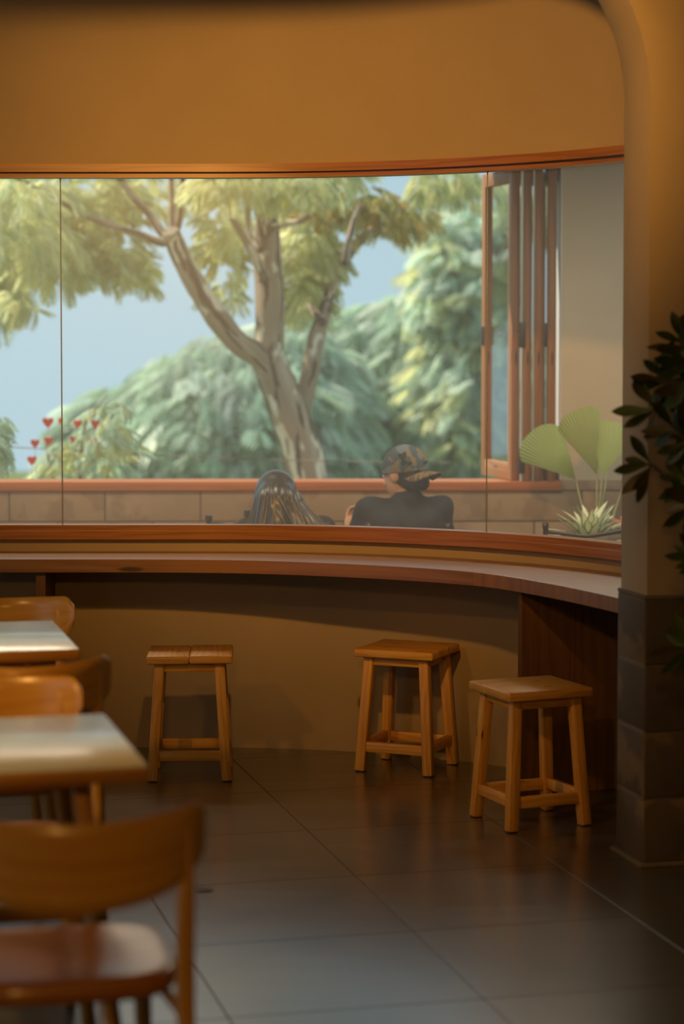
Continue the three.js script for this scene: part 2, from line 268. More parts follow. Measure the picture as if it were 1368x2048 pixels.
// the long curved window: wooden sill and head, three panes with two clear joints
const win = thing('window_1', 'long curved glass window with orange-brown wooden sill and head', 'window', [0, 0, 0], 0, null, 'structure');
part('sill_board', strip(wallCurve(-0.035), wallCurve(WALL), SILL - 0.002, SILL + 0.030), M.trim, win);
part('sill_bead', strip(wallCurve(-0.008), wallCurve(0.028), SILL + 0.030, SILL + 0.050), M.trim, win);
part('sill_bead', strip(wallCurve(0.046), wallCurve(0.08), SILL + 0.030, SILL + 0.048), M.trim, win);
part('head_board', strip(wallCurve(-0.035), wallCurve(WALL), HEAD, HEAD + 0.030), M.trim, win);
part('head_bead', strip(wallCurve(-0.008), wallCurve(0.028), HEAD - 0.020, HEAD), M.trim, win);
part('head_bead', strip(wallCurve(0.046), wallCurve(0.08), HEAD - 0.018, HEAD), M.trim, win);
{
  const c = wallCurve(0.036), cuts = [-1.063, 0.528];   // where the panes meet
  const at2 = (x) => (x < CX ? [x, BACK + 0.036] : [x, CD + Math.sqrt((RAD + 0.036) ** 2 - (x - CX) ** 2)]);
  const lists = [[], [], []]; const end = c[c.length - 1];
  lists[0] = [...c.filter((p) => p[0] < cuts[0] - 0.003), at2(cuts[0] - 0.003)];
  lists[1] = [at2(cuts[0] + 0.003), ...c.filter((p) => p[0] > cuts[0] + 0.003 && p[0] < cuts[1] - 0.003), at2(cuts[1] - 0.003)];
  lists[2] = [at2(cuts[1] + 0.003), ...c.filter((p) => p[0] > cuts[1] + 0.003)];
  for (const l of lists) {
    const pos = [], uv = [], idx = []; l.forEach((p, i) => { pos.push(p[0], SILL + 0.03, -p[1], p[0], HEAD, -p[1]); uv.push(i / 10, 0, i / 10, 1); if (i) { const k = 2 * i - 2; idx.push(k, k + 2, k + 1, k + 1, k + 2, k + 3); } });
    const g = new THREE.BufferGeometry(); g.setAttribute('position', new THREE.Float32BufferAttribute(pos, 3)); g.setAttribute('uv', new THREE.Float32BufferAttribute(uv, 2)); g.setIndex(idx); g.computeVertexNormals();
    part('glass_pane', g, M.glass, win);
  }
  for (const x of cuts) { const p = at2(x); part('glass_joint', box(0.0045, HEAD - SILL - 0.05, 0.008, p[0], (HEAD + SILL) / 2 + 0.012, -p[1], 0.001, 'y'), M.seal, win); }
}
// arch wall on the right, clad with stone at its foot
const arch = thing('wall_arch', 'beige plaster wall with a rounded opening and grey stone blocks at its foot', 'wall', [0.891, 0, -6.415], TURN, null, 'structure');
{
  const s = new THREE.Shape(), T = 0.2, r = 0.59, h = 2.25; s.moveTo(0, 0); s.lineTo(2.75, 0); s.lineTo(2.75, TOP); s.lineTo(-5.6, TOP); s.lineTo(-5.6, 0); s.lineTo(-4.1, 0); s.lineTo(-4.1, h);
  s.absarc(-4.1 + r, h, r, Math.PI, Math.PI / 2, true); s.lineTo(-r, h + r); s.absarc(-r, h, r, Math.PI / 2, 0, true); s.lineTo(0, 0);
  const g = new THREE.ExtrudeGeometry(s, { depth: T, bevelEnabled: true, bevelSize: 0.004, bevelThickness: 0.004, bevelOffset: -0.004, bevelSegments: 2, curveSegments: 24 }); g.translate(0, 0, -T);
  part('plaster_wall', toCreasedNormals(uvMetres(g, 'x'), 0.5), M.plaster, arch);
  const R = rng(8), H = 0.1975;
  for (let k = 0; k < 4; k++) {
    let x = -0.010; const y = H * (k + 0.5) + 0.003, w0 = k % 2 ? 0.30 : 0.48;
    for (let q = 0; x < 2.4; q++) { const w = q ? 0.48 : w0, j = (R() - 0.5) * 0.003; part('stone_block', box(w - 0.005, H - 0.0045, T + 0.024 + j, x + w / 2, y, -T / 2, 0.006, 'x', [R() * 3, R() * 3]), M.stone[Math.floor(R() * 3)], arch); x += w; }
  }
  part('mortar_core', box(2.5, 0.79, T + 0.012, 1.243, 0.395, -T / 2, 0.001), M.mortar, arch);
  part('mortar_bead', box(2.5, 0.012, T + 0.05, 1.227, 0.006, -T / 2, 0.004), M.mortar, arch);
  part('mortar_bead', box(2.5, 0.012, T + 0.020, 1.241, 0.797, -T / 2, 0.004), M.mortar, arch);
}
// the rest of the room, out of the frame
{
  const w = (name, label, g) => tag(part(name, g, M.plaster), label, 'wall', null, 'structure');
  const wl = thing('wall_left', 'beige plaster side wall with a tall window, outside the frame on the left', 'wall', [-4.56, 0, 0], 0, null, 'structure'), W0 = 2.2, W1 = 6.2;   // the window runs from W0 to W1
  part('plaster_wall', box(0.12, TOP, W0 + 2.66, 0, TOP / 2, (2.66 - W0) / 2, 0), M.plaster, wl); part('plaster_wall', box(0.12, TOP, BACK + 0.24 - W1, 0, TOP / 2, -(BACK + 0.24 + W1) / 2, 0), M.plaster, wl);
  part('plaster_wall', box(0.12, 0.30, W1 - W0, 0, 0.15, -(W0 + W1) / 2, 0), M.plaster, wl); part('plaster_wall', box(0.12, TOP - 2.75, W1 - W0, 0, (TOP + 2.75) / 2, -(W0 + W1) / 2, 0), M.plaster, wl);
  const w3 = thing('window_3', 'tall clear side window outside the frame on the left', 'window', [-4.56, 0, 0], 0, null, 'structure');
  part('glass_pane', box(0.006, 2.41, W1 - W0 - 0.08, 0, 1.525, -(W0 + W1) / 2, 0), M.sashGlass, w3);
  for (const z of [W0 + 0.02, (W0 + W1) / 2, W1 - 0.02]) part('frame', box(0.06, 2.45, 0.04, 0, 1.525, -z, 0.003, 'y'), M.outerWood, w3);
  for (const y of [0.32, 2.73]) part('frame', box(0.06, 0.04, W1 - W0, 0, y, -(W0 + W1) / 2, 0.003, 'z'), M.outerWood, w3);
  w('wall_right', 'beige plaster side wall outside the frame on the right', box(0.12, TOP, 9.6, 3.56, TOP / 2, -2.2, 0));
  w('wall_front', 'beige plaster wall behind the camera', box(8.3, TOP, 0.12, -0.5, TOP / 2, 2.66, 0));
  tag(part('ceiling', slab([[-4.62, -2.72], [3.62, -2.72], [3.62, 7.3], [1.4, 7.0], ...wallCurve(WALL).reverse()], TOP, TOP + 0.15), M.ceiling), 'warm brown ceiling of the cafe above the frame', 'ceiling', null, 'structure');
}

// ------------------------------------------------------------------ counter under the window
const frontCtl = [[-4.5, 8.0], [-2.2, 8.0], [-1.25, 8.0], [-0.61, 7.995], [-0.3, 7.95], [-0.043, 7.86], [0.25, 7.715], [0.488, 7.53], [0.681, 7.215], [0.80, 6.95], [0.867, 6.775], [0.90, 6.64]];
const frontCurve = new THREE.CatmullRomCurve3(frontCtl.map(([x, d]) => V(x, 0, -d)), false, 'centripetal').getPoints(90).map((p) => [p.x, -p.z]);
{
  const back = wallCurve(-0.002).filter((p) => p[1] > 6.72);
  const counter = thing('window_counter', 'long curved brown wooden counter under the window', 'counter', [0, 0, 0]);
  part('counter_top', toCreasedNormals(slab([...frontCurve, [1.1, 6.74], ...back.reverse()], 0.701, 0.75, 0.002), 0.4), M.counter, counter);
  const rail = (a, b, w) => { const g = new RoundedBoxGeometry(Math.hypot(b[0] - a[0], b[1] - a[1]), 0.70, w, 1, 0.002), t = Math.atan2(b[1] - a[1], b[0] - a[0]); const u = uvMetres(g, 'y'); u.rotateY(t); u.translate((a[0] + b[0]) / 2, 0.3505, -(a[1] + b[1]) / 2); part('support_panel', u, M.panel, counter); };
  rail([0.602, 7.425], [0.935, 7.535], 0.026);
  rail([-1.105, 8.03], [-1.105, 8.305], 0.036);
  rail([-2.9, 8.03], [-2.9, 8.305], 0.036);
}

// ------------------------------------------------------------------ stools
function stool(x, d, yaw, label, mat, seed, planks = 1) {
  const t = thing('wooden_stool', label, 'stool', [x, 0, -d], yaw, 'square wooden stools under the window counter'), R = rng(seed), H = 0.445, W = 0.302, D = 0.285, ST = 0.030;
  const o = () => [R() * 4, R() * 4];
  if (planks === 1) part('seat', box(W, ST, D, 0, H - ST / 2, 0, 0.006, 'x', o()), mat, t);
  else for (const s of [-1, 1]) part('seat_plank', box(W / 2 - 0.0006, ST, D, s * W / 4, H - ST / 2 + (s > 0 ? 0.0015 : 0), 0, 0.007, 'z', o()), mat, t);
  const leg = (sx, sz) => [V(sx * 0.105, H - ST, sz * 0.098), V(sx * 0.131, 0.003, sz * 0.125)];
  const on = (sx, sz, y) => { const [a, b] = leg(sx, sz); return a.clone().lerp(b, (H - ST - y) / (H - ST)); };
  for (const sx of [-1, 1]) for (const sz of [-1, 1]) { const [a, b] = leg(sx, sz); part('leg', bar(b, a, 0.036, 0.034, 0.003, 0, o()), mat, t); part('foot_pad', box(0.028, 0.004, 0.028, b.x, 0.002, b.z, 0.001), M.black, t); }
  for (const s of [-1, 1]) {
    part('stretcher', bar(on(-1, s, 0.088), on(1, s, 0.088), 0.036, 0.022, 0.003, Math.PI / 2 * 0, o()), mat, t);
    part('stretcher', bar(on(s, -1, 0.092), on(s, 1, 0.092), 0.022, 0.036, 0.003, 0, o()), mat, t);
    part('apron', bar(on(-1, s, 0.399), on(1, s, 0.399), 0.030, 0.018, 0.002, 0, o()), mat, t);
    part('apron', bar(on(s, -1, 0.399), on(s, 1, 0.399), 0.018, 0.030, 0.002, 0, o()), mat, t);
  }
}
stool(-0.54, 7.79, rad(2), 'square wooden stool with a seam across its seat, leftmost of the three', M.stool[0], 51, 2);
stool(0.236, 7.915, rad(-23), 'square wooden stool with dark knots low on its legs, middle of the three', M.stool[1], 62);
stool(0.606, 7.03, rad(23), 'square wooden stool nearest the stone pillar, standing clear of the counter', M.stool[2], 73);

// ------------------------------------------------------------------ tables and chairs
function table(x, d, label) {   // x, d: right front corner of the top
  const t = thing('cafe_table', label, 'table', [x, 0, -d], TURN, 'square white topped cafe tables'), W = 0.62, D = 0.61, H = 0.74;
  part('table_top', box(W, 0.028, D, -W / 2, H - 0.0165, -D / 2, 0.004), M.tableEdge, t);
  part('laminate', box(W - 0.004, 0.003, D - 0.004, -W / 2, H - 0.0015, -D / 2, 0.0012), M.laminate, t);
  const top = (sx, sz) => V(-W / 2 + sx * (W / 2 - 0.12), H - 0.030, -D / 2 + sz * (D / 2 - 0.12)), bot = (sx, sz) => V(-W / 2 + sx * (W / 2 - 0.035), 0, -D / 2 + sz * (D / 2 - 0.035));
  for (const sx of [-1, 1]) for (const sz of [-1, 1]) part('leg', limb([bot(sx, sz), top(sx, sz)], [0.014, 0.019], 12, 2), M.tableEdge, t);
  for (const s of [-1, 1]) { const a = top(-1, s), b = top(1, s); a.y = b.y = H - 0.045; part('apron', bar(a, b, 0.03, 0.02), M.tableEdge, t); }
  const f = (sx) => top(sx, 0).lerp(bot(sx, 0), 0.45); part('stretcher', bar(f(-1), f(1), 0.03, 0.022), M.tableEdge, t);
  for (const sx of [-1, 1]) { const a = top(sx, -1).lerp(bot(sx, -1), 0.45), b = top(sx, 1).lerp(bot(sx, 1), 0.45); part('stretcher', bar(a, b, 0.022, 0.03), M.tableEdge, t); }
}
table(-0.367, 4.15, 'white topped square table behind the nearest chair');
table(-0.688, 5.74, 'white topped square table farther back, nearer to the window');

const chairGeo = (() => {
  const HW = 0.222, nu = 36, nv = 10, TH = 0.017, pos = [], uv = [], idx = [];
  const rows = [];   // closed ring around the panel section at each u
  const P = (u, v) => {   // u -1..1 across, v -1..1 up
    const a = Math.abs(u), round = Math.sqrt(Math.max(0, 1 - Math.max(0, (a - 0.80) / 0.20) ** 2));
    const top = 0.762 + 0.012 * u * u, bot = 0.612 + 0.055 * a ** 2.2, mid = (top + bot) / 2 + 0.004 * a, half = (top - bot) / 2 * Math.max(0.30, round);
    const ang = u * 1.16; return [HW * Math.sin(ang) / Math.sin(1.16), mid + v * half, 0.135 * (Math.cos(ang) - Math.cos(1.16)) / (1 - Math.cos(1.16)) + 0.012 * (mid + v * half - 0.69) / 0.07 * 0.5];
  };
  const ring = [];
  for (let j = 0; j <= nv; j++) ring.push([-1 + 2 * j / nv, 1]);
  for (let j = 0; j <= nv; j++) ring.push([1 - 2 * j / nv, -1]);
  for (let i = 0; i <= nu; i++) {
    const u = -1 + 2 * i / nu, ang = u * 1.16, nx = Math.sin(ang), nz = Math.cos(ang);
    for (const [v, s] of ring) { const e = Math.sqrt(Math.max(0, 1 - Math.max(0, (Math.abs(v) - 0.86) / 0.14) ** 2)), eu = Math.sqrt(Math.max(0.02, 1 - Math.max(0, (Math.abs(u) - 0.94) / 0.06) ** 2)), t = s * TH / 2 * Math.max(0.05, e) * eu, p = P(u, v); pos.push(p[0] + nx * t, p[1], p[2] + nz * t); uv.push(u * 0.26, v * 0.08); }
  }
  const m = ring.length;
  for (let i = 0; i < nu; i++) for (let j = 0; j < m; j++) { const a = i * m + j, b = i * m + (j + 1) % m; idx.push(a, a + m, b, b, a + m, b + m); }
  for (const i of [0, nu]) for (let j = 0; j < nv; j++) { const a = i * m + j, b = i * m + j + 1, c = i * m + (m - 1 - j), d = i * m + (m - 2 - j); i ? idx.push(a, c, b, b, c, d) : idx.push(a, b, c, b, d, c); }
  const back = new THREE.BufferGeometry(); back.setAttribute('position', new THREE.Float32BufferAttribute(pos, 3)); back.setAttribute('uv', new THREE.Float32BufferAttribute(uv, 2)); back.setIndex(idx); back.computeVertexNormals();
  // seat: rounded square with a soft edge and a slight dish
  const sp = [], suv = [], si = [], ns = 64, prof = [[0, 0.452], [0.35, 0.453], [0.7, 0.457], [0.88, 0.459], [0.95, 0.457], [0.985, 0.450], [1.0, 0.437], [0.985, 0.424], [0.94, 0.417], [0, 0.417]];
  prof.forEach(([r, y]) => { for (let k = 0; k <= ns; k++) { const a = k / ns * Math.PI * 2, c = Math.cos(a), s = Math.sin(a), q = (Math.abs(c) ** 4.2 + Math.abs(s) ** 4.2) ** (-1 / 4.2), z = s * q * 0.195 * r; const w = 0.212 - 0.018 * (z + 0.195) / 0.39; sp.push(c * q * w * r, y, z - 0.205); suv.push(c * q * 0.21 * r, s * q * 0.2 * r); } });
  for (let i = 0; i < prof.length - 1; i++) for (let k = 0; k < ns; k++) { const a = i * (ns + 1) + k, b = a + ns + 1; si.push(a, a + 1, b, a + 1, b + 1, b); }
  const seat = new THREE.BufferGeometry(); seat.setAttribute('position', new THREE.Float32BufferAttribute(sp, 3)); seat.setAttribute('uv', new THREE.Float32BufferAttribute(suv, 2)); seat.setIndex(si); seat.computeVertexNormals();
  const post = (s) => limb([V(s * 0.195, 0, 0.055), V(s * 0.190, 0.25, 0.035), V(s * 0.186, 0.44, 0.028), V(s * 0.184, 0.60, 0.046), V(s * 0.182, 0.735, 0.062)], [0.012, 0.015, 0.017, 0.016, 0.011], 14, 6);
  const leg = (s) => limb([V(s * 0.185, 0, -0.375), V(s * 0.165, 0.42, -0.335)], [0.012, 0.018], 14, 3);
  const rail = (s) => limb([V(s * 0.188, 0.395, 0.02), V(s * 0.167, 0.395, -0.33)], [0.011, 0.011], 10, 3);
  return { back, seat, posts: [post(-1), post(1)], legs: [leg(-1), leg(1)], rails: [rail(-1), rail(1)], cross: limb([V(-0.167, 0.395, -0.33), V(0.167, 0.395, -0.33)], [0.011, 0.011], 10, 2) };
})();
function chair(x, d, turn, label) {
  const t = thing('cafe_chair', label, 'chair', [x, 0, -d], turn, 'honey wood cafe chairs at the white tables');
  part('backrest', chairGeo.back, M.chair, t); part('seat', chairGeo.seat, M.seat, t);
  for (const g of chairGeo.posts) part('back_post', g, M.chair, t);
  for (const g of chairGeo.legs) part('leg', g, M.chair, t);
  for (const g of chairGeo.rails) part('seat_rail', g, M.chair, t);
  part('seat_rail', chairGeo.cross, M.chair, t);
}
chair(-0.454, 3.677, TURN, 'nearest honey wood chair with curved back, large at the lower left');
chair(-0.794, 5.40, TURN, 'honey wood chair seen from behind, between the two white tables');
chair(-0.81, 4.957, TURN + Math.PI, 'honey wood chair facing the camera behind the nearer white table');
chair(-1.022, 6.547, TURN + Math.PI, 'honey wood chair facing the camera behind the farther white table');

// ------------------------------------------------------------------ lamps of the room, above the frame
function spotlight(pos, aim, color, candela, angle, label, soft = 1.2) {
  const t = thing('ceiling_spotlight', label, 'lamp', pos.toArray(), 0, 'ceiling spotlights above the frame');
  const dir = aim.clone().sub(pos).normalize(), q = new THREE.Quaternion().setFromUnitVectors(V(0, -1, 0), dir);
  const can = new THREE.CylinderGeometry(0.045, 0.052, 0.14, 28, 1, true); can.translate(0, 0.03, 0); can.applyQuaternion(q); part('lamp_can', can, M.lampBlack, t);
  const cap = new THREE.CylinderGeometry(0.045, 0.045, 0.006, 28); cap.translate(0, 0.10, 0); cap.applyQuaternion(q); part('lamp_cap', cap, M.lampBlack, t);
  const glow = new THREE.CylinderGeometry(0.040, 0.040, 0.004, 28); glow.translate(0, -0.012, 0); glow.applyQuaternion(q);
  part('lamp_glow', glow, new THREE.MeshStandardMaterial({ color: 0x000000, emissive: color, emissiveIntensity: 6 }), t);
  const stem = dir.clone().multiplyScalar(-0.06); part('lamp_stem', limb([V(stem.x, stem.y, stem.z), V(stem.x, TOP - pos.y, stem.z)], [0.008, 0.008], 10, 1), M.lampBlack, t);
  const l = new THREE.SpotLight(color, candela, 0, angle, 1.0, 2); l.position.copy(pos).addScaledVector(dir, 0.03); l.target.position.copy(aim); l.castShadow = true; l.shadow.radius = soft; l.shadow.mapSize.set(1024, 1024); l.shadow.bias = -0.0005; scene.add(l, l.target);
}
const WARM = lin(1, 0.50, 0.11);
spotlight(V(-0.11, 2.92, -4.05), V(0.14, 1.98, -8.2), WARM, 40, rad(27.5), 'black spotlight aimed at the window counter', 3);
spotlight(V(-1.25, 2.92, -3.95), V(-1.35, 2.15, -8.3), WARM, 12, rad(26), 'black spotlight aimed at the left end of the window', 7);
spotlight(V(-2.3, 2.90, -3.4), V(-0.8, 0.7, -5.1), WARM, 13, rad(30), 'black spotlight at the left aimed at the chairs', 4);
spotlight(V(-0.2, 2.75, 0.9), V(-0.62, 0.62, -4.4), WARM, 10, rad(26), 'black spotlight behind the camera aimed at the chairs', 8);

// ------------------------------------------------------------------ terrace outside the glass
const TF = -0.12, OW = 11.0, ROOF = 2.53;
tag(part('terrace_floor', box(9, 0.2, 3.4, -0.4, TF - 0.1, -9.75, 0), M.pave), 'pale paved terrace floor below the window sill', 'floor', null, 'structure');
tag(part('terrace_ceiling', slab([[-4.9, OW + 0.4], [4.1, OW + 0.4], [4.1, 6.9], ...wallCurve(WALL + 0.01).reverse(), [-4.9, BACK + WALL + 0.01]].reverse(), ROOF, ROOF + 0.9), M.white), 'white terrace ceiling above the frame', 'ceiling', null, 'structure');
{ // ceiling lamp strips of the terrace, above the frame
  RectAreaLightUniformsLib.init();
  for (const x of [-1.3, 1.2]) {
    const t = thing('terrace_lamp', x < 0 ? 'flat warm ceiling lamp over the left of the terrace' : 'flat warm ceiling lamp over the right of the terrace', 'lamp', [x, ROOF - 0.03, -9.35], 0, 'terrace ceiling lamps');
    part('lamp_frame', box(1.3, 0.03, 0.34, 0, 0.0155, 0, 0.003), M.white, t);
    part('lamp_glow', box(1.26, 0.004, 0.30, 0, -0.002, 0, 0), new THREE.MeshStandardMaterial({ color: 0x000000, emissive: lin(1, 0.84, 0.60), emissiveIntensity: 1.5 }), t);
    const l = new THREE.RectAreaLight(lin(1, 0.84, 0.62), 19, 1.26, 0.30); l.position.set(x, ROOF - 0.04, -9.35); l.lookAt(x, 0, -9.35); scene.add(l);
  }
}
const wallOuter = thing('wall_outer', 'outer terrace wall of brown stone blocks below and pale plaster at the right', 'wall', [0, 0, -OW], rad(0.8), null, 'structure');
const LEDGE = 0.795, EDGE = 1.10;
{
  const R = rng(5), S = 0.478, X0 = -1.665 - 6 * S, rowsY = [[LEDGE - 0.155, LEDGE], [LEDGE - 0.53, LEDGE - 0.155], [TF, LEDGE - 0.53]];
  rowsY.forEach(([y0, y1], r) => { for (let k = 0; k < 14; k++) { const x = X0 + k * S + (r % 2 ? 0.24 : 0); if (x + S > 4) continue; part('stone_block', box(S - 0.006, y1 - y0 - 0.006, 0.30, x + S / 2, (y0 + y1) / 2, -0.15 + (R() - 0.5) * 0.004, 0.004, 'x', [R() * 4, R() * 4]), M.block[Math.floor(R() * 3)], wallOuter); } });
  part('mortar_core', box(8.4, LEDGE - TF, 0.28, -0.4, (LEDGE + TF) / 2, -0.15, 0), M.mortar, wallOuter);
  part('stone_coping', box(2.9, 0.05, 0.31, EDGE + 1.45, LEDGE + 0.026, -0.15, 0.004), M.block[1], wallOuter);
  part('plaster_wall', box(2.9, 2.2, 0.30, EDGE + 1.45, LEDGE + 0.05 + 1.1, -0.15, 0.004), M.plasterOuter, wallOuter);
  part('lintel', box(8.4, 0.9, 0.30, -0.4, ROOF - 0.06 + 0.45, -0.15, 0.003), M.plasterOuter, wallOuter);
  part('white_reveal', box(0.006, ROOF - LEDGE - 0.10, 0.29, EDGE - 0.0035, (ROOF + LEDGE) / 2, -0.15, 0.001), M.white, wallOuter);
}
tag(part('wall_terrace', box(0.2, 2.6, 3.0, 3.9, 1.18, -9.6, 0), M.plasterOuter), 'pale plaster end wall of the terrace outside the frame', 'wall', null, 'structure');
// the folding window in the outer wall
const fold = thing('window_2', 'wooden folding window stacked open at the right of the terrace wall', 'window', [0, 0, -OW], rad(0.8), null, 'structure');
{
  part('sill_board', box(EDGE + 4.5, 0.046, 0.25, (EDGE - 4.5) / 2 + 0.0, LEDGE + 0.024, -0.105, 0.004), M.outerWood, fold);
  part('head_rail', box(EDGE + 4.5, 0.06, 0.10, (EDGE - 4.5) / 2, ROOF - 0.09, -0.13, 0.003), M.outerWood, fold);
  const y0 = LEDGE + 0.049, y1 = ROOF - 0.12, h = y1 - y0;
  function sash(x, z, w, ang, thick = 0.042, st = 0.055) {   // hinged at x, z and turned out
    const g = new THREE.Group(); g.name = 'window_sash'; g.position.set(x, 0, z); g.rotation.y = ang; fold.add(g);
    const p = (n, geo, m) => part(n, geo, m, g);
    p('stile', box(st, h, thick, st / 2, (y0 + y1) / 2, 0, 0.003, 'y'), M.sash); p('stile', box(st, h, thick, w - st / 2, (y0 + y1) / 2, 0, 0.003, 'y'), M.sash);
    p('rail', box(w - 2 * st, 0.085, thick, w / 2, y0 + 0.0425, 0, 0.003), M.sash); p('rail', box(w - 2 * st, 0.07, thick, w / 2, y1 - 0.035, 0, 0.003), M.sash);
    p('pane', box(w - 2 * st, h - 0.15, 0.005, w / 2, y0 + 0.085 + (h - 0.155) / 2, 0, 0), M.sashGlass);
    return g;
  }
  const a = sash(0.872, -0.03, 0.50, rad(103.3)); 
  part('handle_plate', box(0.035, 0.10, 0.062, 0.47, 1.572, 0.0, 0.006, 'y'), M.black, a);
  part('handle_lever', box(0.12, 0.018, 0.014, 0.42, 1.575, 0.045, 0.004), M.black, a);
  const s2 = sash(0.930, -0.02, 0.50, rad(94)), s3 = sash(0.985, -0.02, 0.50, rad(92)), s4 = sash(1.052, -0.02, 0.50, rad(90.5));
  part('lock_rod', limb([V(0.898, y0, 0.012), V(0.898, y1, 0.012)], [0.008, 0.008], 10, 1), M.steel, fold);
  part('lock_rod', limb([V(0.957, y0, 0.006), V(0.957, y1, 0.006)], [0.005, 0.005], 10, 1), M.steel, fold);
  for (const y of [1.575, y0 + 0.10]) part('hinge', merge([box(0.030, 0.125, 0.012, 0.899, y, 0.026, 0.003), ...[-0.05, -0.02, 0.02, 0.05].map((q) => { const s = new THREE.SphereGeometry(0.005, 8, 6); s.translate(0.882, y + q, 0.024); return s; })]), M.black, fold);
  part('hinge', box(0.016, 0.12, 0.012, 1.016, 1.575, 0.012, 0.003), M.black, fold);
}

// ------------------------------------------------------------------ iron chairs on the terrace
function ironChair(x, d, turn, label) {
  const t = thing('iron_chair', label, 'chair', [x, TF, -d], turn, 'dark iron chairs on the terrace'), W = 0.17, H = 0.885;
  for (const s of [-1, 1]) { part('back_post', merge([limb([V(s * W, 0, 0.05), V(s * W, 0.44, 0), V(s * W, H - 0.02, 0.05)], [0.010, 0.010, 0.010], 10, 6), box(0.026, 0.03, 0.026, s * W, H - 0.012, 0.05, 0.004)]), M.iron, t); part('leg', limb([V(s * W, 0, -0.40), V(s * W, 0.43, -0.36)], [0.010, 0.010], 10, 2), M.iron, t); }
  part('top_rail', limb([V(-W, H - 0.035, 0.048), V(-W * 0.5, H - 0.045, 0.062), V(0, H - 0.055, 0.066), V(W * 0.5, H - 0.045, 0.062), V(W, H - 0.030, 0.048)], [0.009, 0.009, 0.009, 0.009, 0.009], 10, 5), M.iron, t);
  part('lower_rail', limb([V(-W, H - 0.115, 0.040), V(0, H - 0.12, 0.052), V(W, H - 0.115, 0.040)], [0.006, 0.006, 0.006], 8, 5), M.iron, t);
  for (let k = -2; k <= 2; k++) part('spindle', limb([V(k * 0.055, 0.45, 0.006), V(k * 0.055, H - 0.118, 0.050)], [0.005, 0.005], 8, 2), M.iron, t);
  part('seat', box(0.40, 0.03, 0.40, 0, 0.435, -0.18, 0.012), M.iron, t);
}
ironChair(0.285, 9.42, rad(-3), 'dark iron chair under the person in the cap');
ironChair(-0.235, 9.42, rad(4), 'dark iron chair under the person with long hair');
ironChair(1.045, 9.46, rad(-2), 'empty dark iron chair with wavy top rail beside the potted plants');
ironChair(-0.56, 9.98, rad(62), 'empty dark iron chair turned sideways left of the long haired person');

// ------------------------------------------------------------------ people on the terrace
const off = (v, u, k) => [v[0] + u[0] * k, v[1] + u[1] * k, v[2] + u[2] * k];
function hand(W, D, N, S, curl, s = 1) {   // wrist, direction of the fingers, palm normal, thumb side
  const list = [], c = off(W, D, 0.045 * s); list.push(ellipsoid(c, [0.047 * s, 0.038 * s, 0.016 * s], [D, S, N]));
  const L = [0.072, 0.080, 0.076, 0.060];
  for (let k = 0; k < 4; k++) {
    let p = off(off(W, D, 0.080 * s), S, (0.028 - 0.0185 * k) * s), ang = 0.15 + curl * 0.4;
    for (let q = 0; q < 3; q++) { const l = L[k] * [0.45, 0.31, 0.24][q] * s, dir = [0, 1, 2].map((i) => D[i] * Math.cos(ang) + N[i] * Math.sin(ang)), e = off(p, dir, l); list.push(capsule(p, e, (0.0088 - q * 0.0008) * s, (0.0082 - q * 0.0009) * s)); p = e; ang += curl; }
  }
  const t0 = off(off(W, D, 0.022 * s), S, 0.026 * s), t1 = off(off(off(t0, S, 0.024 * s), D, 0.026 * s), N, 0.014 * s), t2 = off(off(off(t1, D, 0.030 * s), N, 0.010 * s), S, -0.004 * s);
  list.push(capsule(t0, t1, 0.013 * s, 0.0105 * s), capsule(t1, t2, 0.0105 * s, 0.0085 * s));
  return join(list, 0.006);
}
const unit = (v) => { const l = Math.hypot(...v); return v.map((x) => x / l); }, cross = (a, b) => [a[1] * b[2] - a[2] * b[1], a[2] * b[0] - a[0] * b[2], a[0] * b[1] - a[1] * b[0]];
function headField(c, F, U) {   // face forward F
  const L = unit(cross(U, F)), P = (f, u, l) => [0, 1, 2].map((i) => c[i] + F[i] * f + U[i] * u + L[i] * l);
  return join([ellipsoid(P(-0.012, 0.028, 0), [0.098, 0.088, 0.077], [F, U, L]), ellipsoid(P(0.030, -0.030, 0), [0.060, 0.080, 0.060], [F, U, L]), capsule(P(0.05, -0.085, 0), P(0.058, -0.080, 0), 0.030, 0.028),
    capsule(P(0.088, 0.012, 0), P(0.106, -0.024, 0), 0.008, 0.013), capsule(P(0.085, -0.052, -0.012), P(0.085, -0.052, 0.012), 0.010, 0.010), capsule(P(0.083, 0.030, -0.03), P(0.083, 0.030, 0.03), 0.010, 0.010),
    ellipsoid(P(0.0, 0.0, 0.076), [0.020, 0.032, 0.010], [F, U, L]), ellipsoid(P(0.0, 0.0, -0.076), [0.020, 0.032, 0.010], [F, U, L])], 0.018);
}
function eyes(c, F, U, parent) {
  const L = unit(cross(U, F)); for (const s of [-1, 1]) { const p = [0, 1, 2].map((i) => c[i] + F[i] * 0.082 + U[i] * 0.010 + L[i] * 0.031 * s); const g = new THREE.SphereGeometry(0.011, 12, 8); g.translate(...p); part('eye', g, M.white, parent); const q = off(p, F, 0.0085), h = new THREE.SphereGeometry(0.005, 10, 6); h.translate(...q); part('iris', h, M.shortHair, parent); }
}
